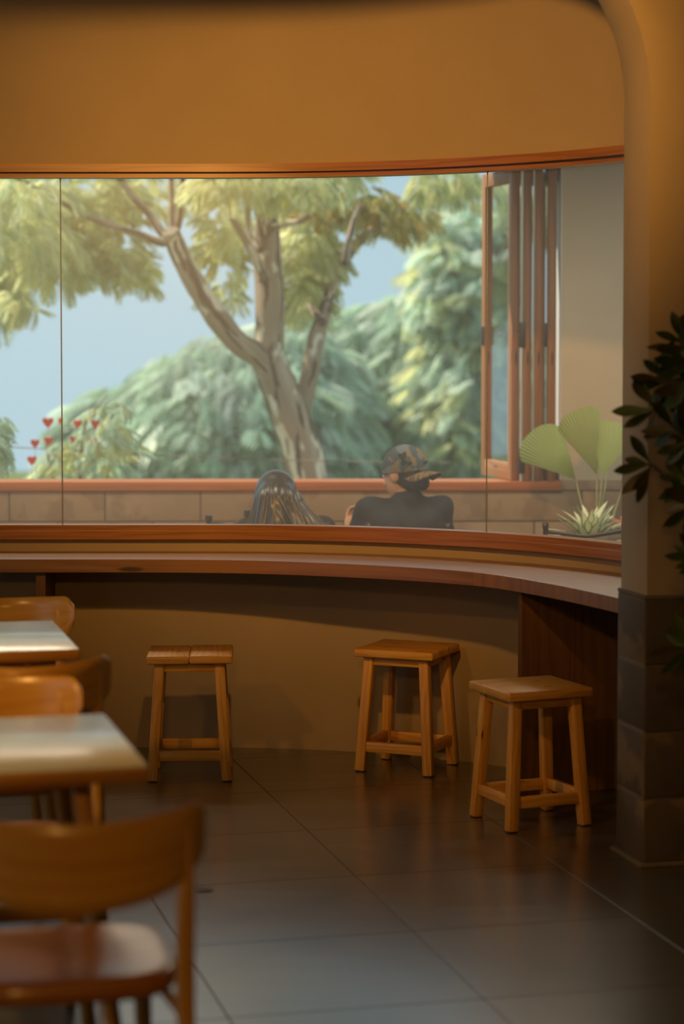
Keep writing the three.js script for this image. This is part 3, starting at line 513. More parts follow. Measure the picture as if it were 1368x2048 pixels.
// person in the cap, seen from behind, holding a phone
{
  const t = thing('person', 'person in dark navy jacket and patterned backward cap, seated and holding a phone', 'person', [0.270, TF, -9.72]);
  const yaw = rad(52), F = unit([-Math.sin(yaw), -0.22, -Math.cos(yaw)]), Lh = unit(cross([0, 1, 0], F)), U = cross(F, Lh), hc = [0.005, 1.075, -0.02];
  const hipL = [-0.09, 0.50, 0.0], hipR = [0.09, 0.50, 0.0], kL = [-0.14, 0.50, -0.42], kR = [0.14, 0.50, -0.42], aL = [-0.13, 0.09, -0.40], aR = [0.13, 0.09, -0.40];
  const shL = [-0.155, 0.912, -0.005], shR = [0.160, 0.918, -0.005], eL = [-0.225, 0.735, -0.10], eR = [0.205, 0.72, -0.13], wL = [-0.236, 0.800, -0.235], wR = [-0.045, 0.805, -0.345];
  const neck = [0.020, 0.945, 0.0], waist = [0, 0.64, 0.03], chest = [0, 0.82, 0.0];
  const DL = unit([0.12, 0.88, -0.45]), NL = unit([0.62, 0.30, 0.72]), SL = unit(cross(NL, DL)).map((x) => -x), NLo = unit(cross(DL, SL)).map((x, i) => { const n = unit(cross(DL, SL)); return n[i] * (n[0] * NL[0] + n[1] * NL[1] + n[2] * NL[2] > 0 ? 1 : -1); });
  const DR = unit([-0.35, 0.80, 0.15]), NR = unit([-0.75, -0.10, 0.6]), SR = unit(cross(NR, DR)), NRo = unit(cross(DR, SR)).map((x, i, a) => x * (a[0] * NR[0] + a[1] * NR[1] + a[2] * NR[2] > 0 ? 1 : -1));
  const bodyF = join([capsule(hipL, kL, 0.072, 0.052), capsule(hipR, kR, 0.072, 0.052), capsule(kL, aL, 0.050, 0.034), capsule(kR, aR, 0.050, 0.034), capsule(aL, [-0.14, 0.035, -0.52], 0.034, 0.028), capsule(aR, [0.14, 0.035, -0.52], 0.034, 0.028),
    capsule([0, 0.52, 0.02], waist, 0.105, 0.095), capsule(waist, chest, 0.095, 0.105), capsule(chest, [0, 0.90, 0], 0.10, 0.07), capsule(shL, shR, 0.040, 0.040), capsule(neck, hc, 0.048, 0.046),
    capsule(shL, eL, 0.040, 0.034), capsule(eL, wL, 0.033, 0.024), capsule(shR, eR, 0.040, 0.034), capsule(eR, wR, 0.033, 0.024)], 0.03);
  const g = merge([surface(bodyF, [-0.32, -0.01, -0.6], [0.30, 1.02, 0.18], 0.012), surface(headField(hc, F, U), [hc[0] - 0.16, hc[1] - 0.16, hc[2] - 0.16], [hc[0] + 0.16, hc[1] + 0.16, hc[2] + 0.16], 0.004),
    surface(hand(wL, DL, NLo, SL, 0.6, 0.92), [wL[0] - 0.14, wL[1] - 0.06, wL[2] - 0.16], [wL[0] + 0.14, wL[1] + 0.20, wL[2] + 0.14], 0.0032), surface(hand(wR, DR, NRo, SR, 0.55), [wR[0] - 0.18, wR[1] - 0.06, wR[2] - 0.16], [wR[0] + 0.14, wR[1] + 0.20, wR[2] + 0.16], 0.0032)]);
  part('body', g, M.skin, t); eyes(hc, F, U, t);
  const fold2 = (x, y, z) => 0.0035 * Math.sin(26 * y + 19 * x + 4 * Math.sin(14 * x)) + 0.0025 * Math.sin(41 * x - 23 * y + 11 * z);
  const jacket = join([capsule([0, 0.55, 0.02], waist, 0.128, 0.122), capsule(waist, chest, 0.122, 0.128), capsule([-0.075, 0.835, 0.01], [0.085, 0.84, 0.01], 0.112, 0.112), capsule(shL, shR, 0.058, 0.058), capsule([0.02, 0.915, 0.0], [0.022, 0.965, 0.002], 0.070, 0.060),
    capsule(shL, eL, 0.060, 0.048), capsule(eL, off(wL, unit([wL[0] - eL[0], wL[1] - eL[1], wL[2] - eL[2]]), -0.025), 0.046, 0.036), capsule(shR, eR, 0.060, 0.048), capsule(eR, wR, 0.046, 0.036)], 0.035);
  part('jacket', surface((x, y, z) => Math.max(jacket(x, y, z) + fold2(x, y, z), y - 1.0 - 0.3 * (z - 0.0)), [-0.36, 0.38, -0.46], [0.34, 1.03, 0.22], 0.008), M.denim, t);
  const tr = join([capsule(hipL, kL, 0.088, 0.066), capsule(hipR, kR, 0.088, 0.066), capsule(kL, [aL[0], 0.12, aL[2]], 0.064, 0.052), capsule(kR, [aR[0], 0.12, aR[2]], 0.064, 0.052), capsule([-0.04, 0.52, 0.02], [0.04, 0.52, 0.02], 0.11, 0.11)], 0.03);
  part('trousers', surface(tr, [-0.3, 0.04, -0.55], [0.3, 0.68, 0.18], 0.012), M.trousers, t);
  for (const a of [aL, aR]) part('shoe', surface(join([capsule([a[0], 0.045, a[2] + 0.03], [a[0] * 1.08, 0.04, a[2] - 0.14], 0.044, 0.040)], 0.02), [a[0] - 0.09, -0.02, a[2] - 0.22], [a[0] + 0.09, 0.12, a[2] + 0.1], 0.008), M.black, t);
  // hair shell, ear stays free
  const P = (f, u, l) => [0, 1, 2].map((i) => hc[i] + F[i] * f + U[i] * u + Lh[i] * l);
  const crown = ellipsoid(P(-0.014, 0.026, 0), [0.103, 0.094, 0.083], [F, U, Lh]);
  const loc = (x, y, z) => { const p = [x - hc[0], y - hc[1], z - hc[2]]; return [F, U, Lh].map((a) => p[0] * a[0] + p[1] * a[1] + p[2] * a[2]); };
  part('hair', surface((x, y, z) => { const [f, u] = loc(x, y, z); return Math.max(join([crown, capsule(P(-0.06, -0.05, -0.03), P(-0.06, -0.05, 0.03), 0.040, 0.040)], 0.03)(x, y, z), f - 0.014 - Math.max(0, u) * 0.6, -u - 0.085); }, [hc[0] - 0.17, hc[1] - 0.17, hc[2] - 0.17], [hc[0] + 0.17, hc[1] + 0.17, hc[2] + 0.17], 0.005), M.shortHair, t);
  const capBody = ellipsoid(P(-0.012, 0.026, 0), [0.111, 0.104, 0.090], [F, U, Lh]);
  const cap = part('cap', surface((x, y, z) => { const [f, u, l] = loc(x, y, z); return Math.max(capBody(x, y, z) - 0.0012 * Math.sin(Math.atan2(l, f) * 6), 0.004 - u + 0.10 * (f + 0.02)); }, [hc[0] - 0.17, hc[1] - 0.1, hc[2] - 0.17], [hc[0] + 0.17, hc[1] + 0.18, hc[2] + 0.17], 0.005), M.cap, t);
  { const b = new THREE.SphereGeometry(0.007, 10, 8); b.translate(...P(-0.012, 0.131, 0)); part('cap_button', b, M.black, cap);
    // the brim points backward
    const bp = [], bi = [], bu = [], n = 20, m = 8; for (let i = 0; i <= n; i++) for (let j = 0; j <= m; j++) { const a = -1.15 + 2.3 * i / n, r0 = 1, q = j / m, len = 0.072 * Math.cos(a * 0.85), f = -0.012 - 0.108 * Math.cos(a) - q * len, l = 0.087 * Math.sin(a) * (1 - 0.10 * q), u = -0.006 - 0.020 * q - 0.026 * (Math.sin(a) ** 2) * 0.9; bp.push(...P(f, u, l)); bu.push(l, f); }
    for (let i = 0; i < n; i++) for (let j = 0; j < m; j++) { const a = i * (m + 1) + j; bi.push(a, a + 1, a + m + 1, a + 1, a + m + 2, a + m + 1); }
    const top = bp.length / 3; for (let k = 0; k < top; k++) { bp.push(bp[3 * k] - U[0] * 0.004, bp[3 * k + 1] - U[1] * 0.004, bp[3 * k + 2] - U[2] * 0.004); bu.push(bu[2 * k], bu[2 * k + 1]); } const L0 = bi.length; for (let k = 0; k < L0; k += 3) bi.push(bi[k] + top, bi[k + 2] + top, bi[k + 1] + top);
    for (let i = 0; i < n; i++) { const a = i * (m + 1) + m, b2 = a + m + 1; bi.push(a, a + top, b2, b2, a + top, b2 + top); }
    const g2 = new THREE.BufferGeometry(); g2.setAttribute('position', new THREE.Float32BufferAttribute(bp, 3)); g2.setAttribute('uv', new THREE.Float32BufferAttribute(bu, 2)); g2.setIndex(bi); g2.computeVertexNormals(); part('cap_brim', g2, M.capBrim, cap); }
  const ph = new RoundedBoxGeometry(0.15, 0.072, 0.008, 2, 0.004); const pm = part('smartphone', ph, M.black); pm.position.set(0.270 - 0.135, TF + 0.885, -9.72 - 0.285); pm.rotation.set(-0.5, 0.35, 0.02); tag(pm, 'dark phone in the hand of the person in the cap', 'phone');
}
// person with long hair, bent forward
{
  const t = thing('person', 'person with long dark hair and black top, seated with head bent forward', 'person', [-0.262, TF, -9.66]);
  const F = unit([-0.25, -0.62, -0.75]), Lh = unit(cross([0, 1, 0], F)), U = cross(F, Lh), hc = [-0.030, 0.957, -0.085];
  const hipL = [-0.09, 0.50, 0.0], hipR = [0.09, 0.50, 0.0], kL = [-0.12, 0.50, -0.40], kR = [0.12, 0.50, -0.40], aL = [-0.12, 0.09, -0.38], aR = [0.12, 0.09, -0.38];
  const shL = [-0.155, 0.825, -0.03], shR = [0.175, 0.835, -0.03], eL = [-0.21, 0.62, -0.14], eR = [0.22, 0.62, -0.14], wL = [-0.10, 0.62, -0.33], wR = [0.08, 0.62, -0.33];
  const bodyF = join([capsule(hipL, kL, 0.070, 0.050), capsule(hipR, kR, 0.070, 0.050), capsule(kL, aL, 0.048, 0.032), capsule(kR, aR, 0.048, 0.032), capsule(aL, [-0.13, 0.035, -0.49], 0.032, 0.026), capsule(aR, [0.13, 0.035, -0.49], 0.032, 0.026), capsule([0, 0.52, 0.02], [0, 0.66, 0.03], 0.10, 0.09), capsule([0, 0.66, 0.03], [0, 0.80, -0.01], 0.09, 0.09), capsule(shL, shR, 0.036, 0.036), capsule([0.0, 0.85, -0.03], hc, 0.042, 0.042), capsule(shL, eL, 0.036, 0.030), capsule(eL, wL, 0.030, 0.021), capsule(shR, eR, 0.036, 0.030), capsule(eR, wR, 0.030, 0.021)], 0.03);
  const dn = [0.25, 0, -0.97];
  part('body', merge([surface(bodyF, [-0.3, -0.01, -0.56], [0.3, 1.0, 0.18], 0.012), surface(headField(hc, F, U), [hc[0] - 0.16, hc[1] - 0.16, hc[2] - 0.16], [hc[0] + 0.16, hc[1] + 0.16, hc[2] + 0.16], 0.005),
    surface(hand(wL, unit([0.5, 0, -0.8]), [0, -1, 0], unit([0.8, 0, 0.5]), 0.35, 0.92), [wL[0] - 0.1, wL[1] - 0.12, wL[2] - 0.2], [wL[0] + 0.18, wL[1] + 0.06, wL[2] + 0.06], 0.0035), surface(hand(wR, unit([-0.5, 0, -0.8]), [0, -1, 0], unit([-0.8, 0, 0.5]), 0.35, 0.92), [wR[0] - 0.18, wR[1] - 0.12, wR[2] - 0.2], [wR[0] + 0.1, wR[1] + 0.06, wR[2] + 0.06], 0.0035)]), M.skin, t); eyes(hc, F, U, t);
  const top = join([capsule([0, 0.53, 0.02], [0, 0.66, 0.03], 0.12, 0.11), capsule([0, 0.66, 0.03], [0, 0.78, 0], 0.11, 0.115), capsule([-0.08, 0.775, -0.01], [0.09, 0.78, -0.01], 0.098, 0.098), capsule(shL, shR, 0.052, 0.052), capsule(shL, eL, 0.052, 0.042), capsule(eL, wL, 0.040, 0.030), capsule(shR, eR, 0.052, 0.042), capsule(eR, wR, 0.040, 0.030)], 0.03);
  part('top', surface((x, y, z) => top(x, y, z) + 0.003 * Math.sin(30 * y + 17 * x), [-0.32, 0.36, -0.42], [0.32, 0.95, 0.2], 0.010), M.knit, t);
  const tr = join([capsule(hipL, kL, 0.084, 0.062), capsule(hipR, kR, 0.084, 0.062), capsule(kL, [aL[0], 0.12, aL[2]], 0.060, 0.048), capsule(kR, [aR[0], 0.12, aR[2]], 0.060, 0.048), capsule([-0.04, 0.52, 0.02], [0.04, 0.52, 0.02], 0.105, 0.105)], 0.03);
  part('trousers', surface(tr, [-0.3, 0.04, -0.53], [0.3, 0.66, 0.18], 0.012), M.trousers, t);
  for (const a of [aL, aR]) part('shoe', surface(capsule([a[0], 0.042, a[2] + 0.03], [a[0] * 1.06, 0.036, a[2] - 0.12], 0.040, 0.036), [a[0] - 0.09, -0.02, a[2] - 0.2], [a[0] + 0.09, 0.11, a[2] + 0.1], 0.008), M.black, t);
  const PH = (f, u, l) => [0, 1, 2].map((i) => hc[i] + F[i] * f + U[i] * u + Lh[i] * l);
  const hairF = join([ellipsoid(PH(-0.018, 0.030, 0), [0.108, 0.102, 0.092], [F, U, Lh]), capsule([-0.055, 0.96, -0.01], [-0.100, 0.80, 0.035], 0.070, 0.055), capsule([-0.02, 0.96, 0.0], [-0.02, 0.78, 0.07], 0.080, 0.060), capsule([0.01, 0.955, -0.01], [0.075, 0.83, 0.055], 0.066, 0.050), capsule([0.03, 0.935, -0.02], [0.15, 0.835, 0.02], 0.055, 0.045), capsule([-0.09, 0.88, -0.01], [-0.125, 0.77, 0.01], 0.045, 0.03)], 0.035);
  const hg = surface((x, y, z) => { const dx = x - hc[0], dz = z - hc[2] + 0.03, a = Math.atan2(dx + 0.4 * Math.max(0, 0.97 - y) * (dx > 0 ? -1.2 : 0.2), dz), w = smooth(1.07, 0.95, y); return Math.max(hairF(x, y, z) + w * (0.0045 * Math.sin(a * 23 + 14 * y + 2 * Math.sin(a * 7)) + 0.003 * Math.sin(a * 47 - 9 * y)), 0.735 - y + 0.012 * Math.sin(a * 17), (dx * F[0] + (y - hc[1]) * F[1] + (z - hc[2]) * F[2]) - 0.078); }, [-0.26, 0.70, -0.24], [0.26, 1.12, 0.18], 0.0045);
  { const p = hg.attributes.position, uv = hg.attributes.uv; for (let i = 0; i < p.count; i++) { const dx = p.getX(i) - hc[0], y = p.getY(i), dz = p.getZ(i) - hc[2] + 0.03; const spread = 1 + Math.max(0, 1.0 - y) * 3.2; uv.setXY(i, Math.atan2(dx / spread, dz) * 1.6, y * 1.2); } }
  part('hair', hg, M.hair, t);
}

// ------------------------------------------------------------------ potted plants on the terrace
function fanLeaf(R0, spread, pleats, droop, cup = 0.05) {   // fan leaf: stalk end at the origin, opening along +y, facing +z
  const nr = 10, na = pleats * 2, pos = [], uv = [], idx = [];
  for (let i = 0; i <= nr; i++) for (let j = 0; j <= na; j++) { const a = -spread + 2 * spread * j / na, q = i / nr, edge = 1 - 0.16 * (Math.abs(a) / spread) ** 3 - (j % 2 ? 0 : 0.012), r = R0 * q * edge, z = (j % 2 ? 1 : -1) * 0.0016 * Math.sqrt(q) - droop * q * q * R0 + cup * (1 - (a / spread) ** 2) * q * R0; pos.push(r * Math.sin(a), r * Math.cos(a), z); uv.push(j / na, q); }
  for (let i = 0; i < nr; i++) for (let j = 0; j < na; j++) { const a = i * (na + 1) + j; idx.push(a, a + 1, a + na + 1, a + 1, a + na + 2, a + na + 1); }
  let g = new THREE.BufferGeometry(); g.setAttribute('position', new THREE.Float32BufferAttribute(pos, 3)); g.setAttribute('uv', new THREE.Float32BufferAttribute(uv, 2)); g.setIndex(idx); g = g.toNonIndexed(); g.computeVertexNormals(); return g;
}
function potShape(r0, r1, h) { return new THREE.LatheGeometry([[0, 0], [r0 * 0.96, 0], [r0, 0.01], [r1, h - 0.03], [r1 + 0.012, h - 0.03], [r1 + 0.012, h], [r1 - 0.012, h], [r1 - 0.016, h - 0.04], [0, h - 0.045]].map(([x, y]) => new THREE.Vector2(x, y)), 40); }
{
  const base = at(1192, 1050, 10.25), t = thing('fan_palm', 'potted fan palm with broad pleated green leaves beside the plaster wall', 'plant', [base.x, TF, base.z]);
  const H = 0.48; part('pot', potShape(0.15, 0.19, H), M.pot, t); const soil = new THREE.CircleGeometry(0.175, 32); soil.rotateX(-Math.PI / 2); soil.translate(0, H - 0.04, 0); part('soil', soil, M.soil, t);
  const mats = [M.leaf(0.34, 0.46, 0.16, 0.4), M.leaf(0.50, 0.58, 0.20, 0.5), M.leaf(0.54, 0.68, 0.28, 0.5)];
  const specs = [[1152, 960, 10.25, -40, 0.31, 0.50, 0, 12, 0.25, 18], [1194, 950, 10.22, -21, 0.34, 0.40, 1, -22, 0.20, 18], [1204, 952, 10.18, 13, 0.26, 0.50, 2, -5, 0.10, 16], [1215, 935, 10.42, 8, 0.26, 0.45, 0, 30, 0.30, 12], [1262, 930, 10.3, 38, 0.28, 0.5, 2, 10, 0.2, 12]];
  for (const [px, py, d, lean, r, spread, m, tilt, droop, pl] of specs) {
    const p = at(px, py, d); p.sub(V(base.x, TF, base.z)); const g = fanLeaf(r, spread, pl, droop); g.rotateX(rad(-tilt)); g.rotateZ(rad(-lean)); g.rotateY(rad((lean > 0 ? -1 : 1) * 10)); g.translate(p.x, p.y, p.z);
    part('leaf', g, mats[m], t);
    part('stalk', limb([V(0.02 * Math.sign(lean), H - 0.05, 0), V(p.x * 0.4, H + (p.y - H) * 0.5, p.z * 0.4), p.clone()], [0.006, 0.005, 0.004], 8, 6), M.leaf(0.40, 0.44, 0.22, 0), t);
  }
}
function lanceLeaf(len, wid, droop, fold = 0.15, seg = 6, tip = 1.0) {   // tip above 1 moves the broadest place outward   // along +y from the origin, facing +z
  const pos = [], uv = [], idx = [];
  for (let i = 0; i <= seg; i++) { const q = i / seg, w = wid / 2 * Math.sin(Math.PI * Math.pow(q, 0.75 * tip)) ** 0.9 + (i === 0 ? wid * 0.05 : 0), y = len * q * (1 - 0.15 * droop * q), z = droop * len * q * q * 0.6; for (const s of [-1, 0, 1]) { pos.push(s * w, y, z + (s ? fold * w : 0)); uv.push(0.5 + s * 0.5, q); } }
  for (let i = 0; i < seg; i++) for (let j = 0; j < 2; j++) { const a = i * 3 + j; idx.push(a, a + 1, a + 3, a + 1, a + 4, a + 3); }
  const g = new THREE.BufferGeometry(); g.setAttribute('position', new THREE.Float32BufferAttribute(pos, 3)); g.setAttribute('uv', new THREE.Float32BufferAttribute(uv, 2)); g.setIndex(idx); g.computeVertexNormals(); return g;
}
{
  const vari = std({ map: tex([64, 128], (u, v) => { const e = Math.abs(u - 0.5) * 2, s = fbm(nA, u * 6, v * 10, 6, 10, 3); return mixc([0.96, 0.97, 0.88], [0.45, 0.58, 0.32], smooth(0.55, 1.0, e * 0.8 + s * 0.45)); }, true, 1), transmission: 0.3, thickness: 0, roughness: 0.6, side: THREE.DoubleSide });
  const b = at(1180, 1066, 9.9), t = thing('variegated_plant', 'potted plant with cream and green pointed leaves behind the iron chair', 'plant', [b.x, TF, b.z]), H = b.y - TF;
  part('pot', potShape(0.11, 0.14, H), M.pot, t); const soil = new THREE.CircleGeometry(0.125, 28); soil.rotateX(-Math.PI / 2); soil.translate(0, H - 0.04, 0); part('soil', soil, M.soil, t);
  const R = rng(77), shapes = [lanceLeaf(0.13, 0.034, 0.35), lanceLeaf(0.15, 0.036, 0.6), lanceLeaf(0.11, 0.032, 0.15)];
  for (let k = 0; k < 46; k++) { const a = k * 2.4, q = k / 46, lean = 14 + 66 * q + 8 * R(); const g = part('leaf', shapes[k % 3], vari, t); g.rotation.order = 'YXZ'; g.rotation.set(rad(lean), a, 0); g.position.set(0.05 * q * Math.sin(a), H - 0.045 + 0.035 * (1 - q), 0.05 * q * Math.cos(a)); g.scale.setScalar(1.15 + 0.5 * R()); }
  const b2 = at(1258, 1060, 9.95), t2 = thing('red_leaf_plant', 'potted plant with orange-red leaves half hidden by the pillar', 'plant', [b2.x, TF, b2.z]), H2 = b2.y - TF;
  part('pot', potShape(0.09, 0.12, H2), M.pot, t2); const rm = [M.leaf(0.50, 0.22, 0.09, 0.3), M.leaf(0.30, 0.13, 0.07, 0.3)], sh = lanceLeaf(0.15, 0.055, 0.8);
  for (let k = 0; k < 16; k++) { const g = part('leaf', sh, rm[k % 2], t2); g.rotation.order = 'YXZ'; g.rotation.set(rad(25 + 60 * R()), k * 2.4, 0); g.position.set(0, H2 - 0.03, 0); }
}

// ------------------------------------------------------------------ plant in front of the pillar
{
  const pot = V(1.13, 0, -5.86), t = thing('broadleaf_plant', 'dark leafy plant in the foreground against the pillar at the right edge', 'plant', pot.toArray());
  part('pot', potShape(0.14, 0.17, 0.36), M.pot, t); const soil = new THREE.CircleGeometry(0.155, 28); soil.rotateX(-Math.PI / 2); soil.translate(0, 0.32, 0); part('soil', soil, M.soil, t);
  const mats = [M.leaf(0.060, 0.085, 0.022, 0.12), M.leaf(0.040, 0.055, 0.016, 0.1), M.leaf(0.11, 0.085, 0.028, 0.15), M.leaf(0.09, 0.13, 0.03, 0.15)].map((m) => { m.roughness = 0.42; return m; });
  const shapes = [lanceLeaf(0.115, 0.030, 0.25, 0.2, 9, 2.1), lanceLeaf(0.10, 0.028, 0.5, 0.2, 9, 2.1), lanceLeaf(0.085, 0.027, -0.2, 0.2, 9, 2.1)], R = rng(99);
  const tips = [[1303, 930, 5.80, -100], [1312, 818, 5.84, -85], [1338, 765, 5.9, -80], [1372, 690, 5.85, -75], [1352, 860, 5.75, -60], [1385, 780, 5.8, -70], [1380, 885, 5.8, -80], [1378, 965, 5.85, -110], [1392, 1010, 5.8, -120], [1405, 830, 5.9, -60], [1388, 1300, 5.8, -95], [1410, 1120, 5.85, -90], [1385, 735, 5.78, -85]];
  const stem = M.leaf(0.10, 0.075, 0.03, 0), hub = V(0.01, 0.34, 0);
  tips.forEach(([px, py, d, lean], k) => {
    const p = at(px, py, d).sub(pot), mid = V(-0.04 + 0.02 * (k % 3), Math.min(p.y - 0.06, 0.34 + (p.y - 0.34) * 0.72), p.z * 0.4);
    part('stem', limb([hub.clone().add(V(0.03 * Math.cos(k), 0, 0.03 * Math.sin(k))), mid, p], [0.008, 0.006, 0.004], 8, 6), stem, t);
    const n = 7; for (let q = 0; q < n; q++) { const g = part('leaf', shapes[q % 3], mats[Math.floor(R() * 4)], t); g.position.copy(p); g.rotation.order = 'ZYX'; const spread = (q / (n - 1) - 0.5) * 150 + (R() - 0.5) * 24; g.rotation.set(rad(-20 + 55 * (R() - 0.5)), rad((R() - 0.5) * 90), rad(-lean + spread)); g.scale.setScalar(0.85 + 0.3 * R()); }
  });
}
// fallen leaf on the floor
{ const p = at(406, 1778, 6.12); const g = lanceLeaf(0.066, 0.022, 0.12, 0.2, 8); g.rotateX(-Math.PI / 2); g.rotateY(rad(96)); const m = part('fallen_leaf', g, M.leaf(0.22, 0.06, 0.02, 0.1)); m.position.set(-0.36, 0.002, -6.13); tag(m, 'small dry reddish leaf lying on the floor tiles', 'leaf'); }

// ------------------------------------------------------------------ beyond the terrace: lawn, water, trees
tag(part('lawn', box(70, 0.4, 34, 0, -1.4, -29, 0), M.lawn), 'green lawn under the trees beyond the terrace', 'ground', null, 'structure');
function frond(pairs, len, pinna, wid, droop) {   // feathered leaf along +x
  const pos = [], idx = [];
  const lens = (a, dir, l, w, up) => { const b = pos.length / 3, side = V(0, 0, 1).cross(dir).normalize(); const s = dir.clone().cross(V(0, 1, 0)).normalize().multiplyScalar(w / 2); const m = a.clone().addScaledVector(dir, l * 0.5), e = a.clone().addScaledVector(dir, l); e.y -= droop * l; pos.push(a.x, a.y, a.z, m.x + s.x, m.y + s.y, m.z + s.z, e.x, e.y, e.z, m.x - s.x, m.y - s.y, m.z - s.z); idx.push(b, b + 1, b + 2, b, b + 2, b + 3); };
  for (let i = 0; i < pairs; i++) { const q = (i + 0.7) / (pairs + 0.4), a = V(len * q, -0.35 * len * q * q * droop * 2, 0), l = pinna * (0.55 + 0.9 * Math.sin(Math.PI * Math.min(1, q * 0.9 + 0.08))) * 0.8; for (const s of [-1, 1]) lens(a, V(0.5, -0.12, s * 0.86).normalize(), l, wid); }
  lens(V(0, 0, 0), V(1, -0.2 * droop, 0).normalize(), len, wid * 0.4);
  const g = new THREE.BufferGeometry(); g.setAttribute('position', new THREE.Float32BufferAttribute(pos, 3)); g.setIndex(idx); g.computeVertexNormals(); return g;
}
const fronds = [frond(9, 1, 0.34, 0.075, 0.35), frond(7, 1, 0.40, 0.11, 0.5)];
const MORE = 1.9;
function foliage(parent, geo, mat, seed, blobs, size, tints) {   // blobs: [cx, cy, cz, rx, ry, rz, count, hollow]
  const R = rng(seed); let total = 0; for (const b of blobs) total += b[6];
  const im = new THREE.InstancedMesh(geo, mat, total), m = new THREE.Matrix4(), q = new THREE.Quaternion(), e = new THREE.Euler(), col = new THREE.Color(); let k = 0;
  for (const [cx, cy, cz, rx, ry, rz, n, hollow = 0] of blobs) for (let i = 0; i < n; i++) {
    const z = 2 * R() - 1, a = R() * 6.283, s = Math.sqrt(1 - z * z), r = Math.cbrt(hollow + (1 - hollow) * R()) * (0.9 + 0.22 * R()), x = r * s * Math.cos(a), y = r * z, w = r * s * Math.sin(a);
    const sz = size[0] + (size[1] - size[0]) * R(); e.set((R() - 0.5) * 1.1, Math.atan2(-w, x) + (R() - 0.5) * 2.4, -0.55 + (R() - 0.5) * 1.1, 'YZX'); q.setFromEuler(e);
    m.compose(V(cx + x * rx, cy + y * ry, cz + w * rz), q, V(sz, sz, sz)); im.setMatrixAt(k, m); const t = tints[Math.floor(R() * tints.length)], v = 0.8 + 0.4 * R(); im.setColorAt(k, col.setRGB(t[0] * v, t[1] * v, t[2] * v)); k++;
  }
  im.name = 'foliage'; im.userData.kind = 'stuff'; im.castShadow = im.receiveShadow = true; parent.add(im); return im;
}
const blob = (px, py, d, rx, ry, n, rz, hollow = 0) => { const p = at(px, py, d), k = d / FOCAL; return [p.x, p.y, p.z, rx * k, ry * k, rz ?? (rx + ry) * 0.5 * k, n, hollow]; };
const leafMat = M.leaf(1, 1, 1, 0.55);
const GREENS = [[0.72, 0.74, 0.38], [0.78, 0.80, 0.44], [0.84, 0.84, 0.50], [0.66, 0.72, 0.40], [0.84, 0.79, 0.40]], COOL = [[0.54, 0.70, 0.54], [0.62, 0.76, 0.60], [0.70, 0.82, 0.66], [0.44, 0.58, 0.44], [0.78, 0.85, 0.74]], GOLD = [[0.62, 0.46, 0.10], [0.70, 0.55, 0.16], [0.45, 0.46, 0.14]];
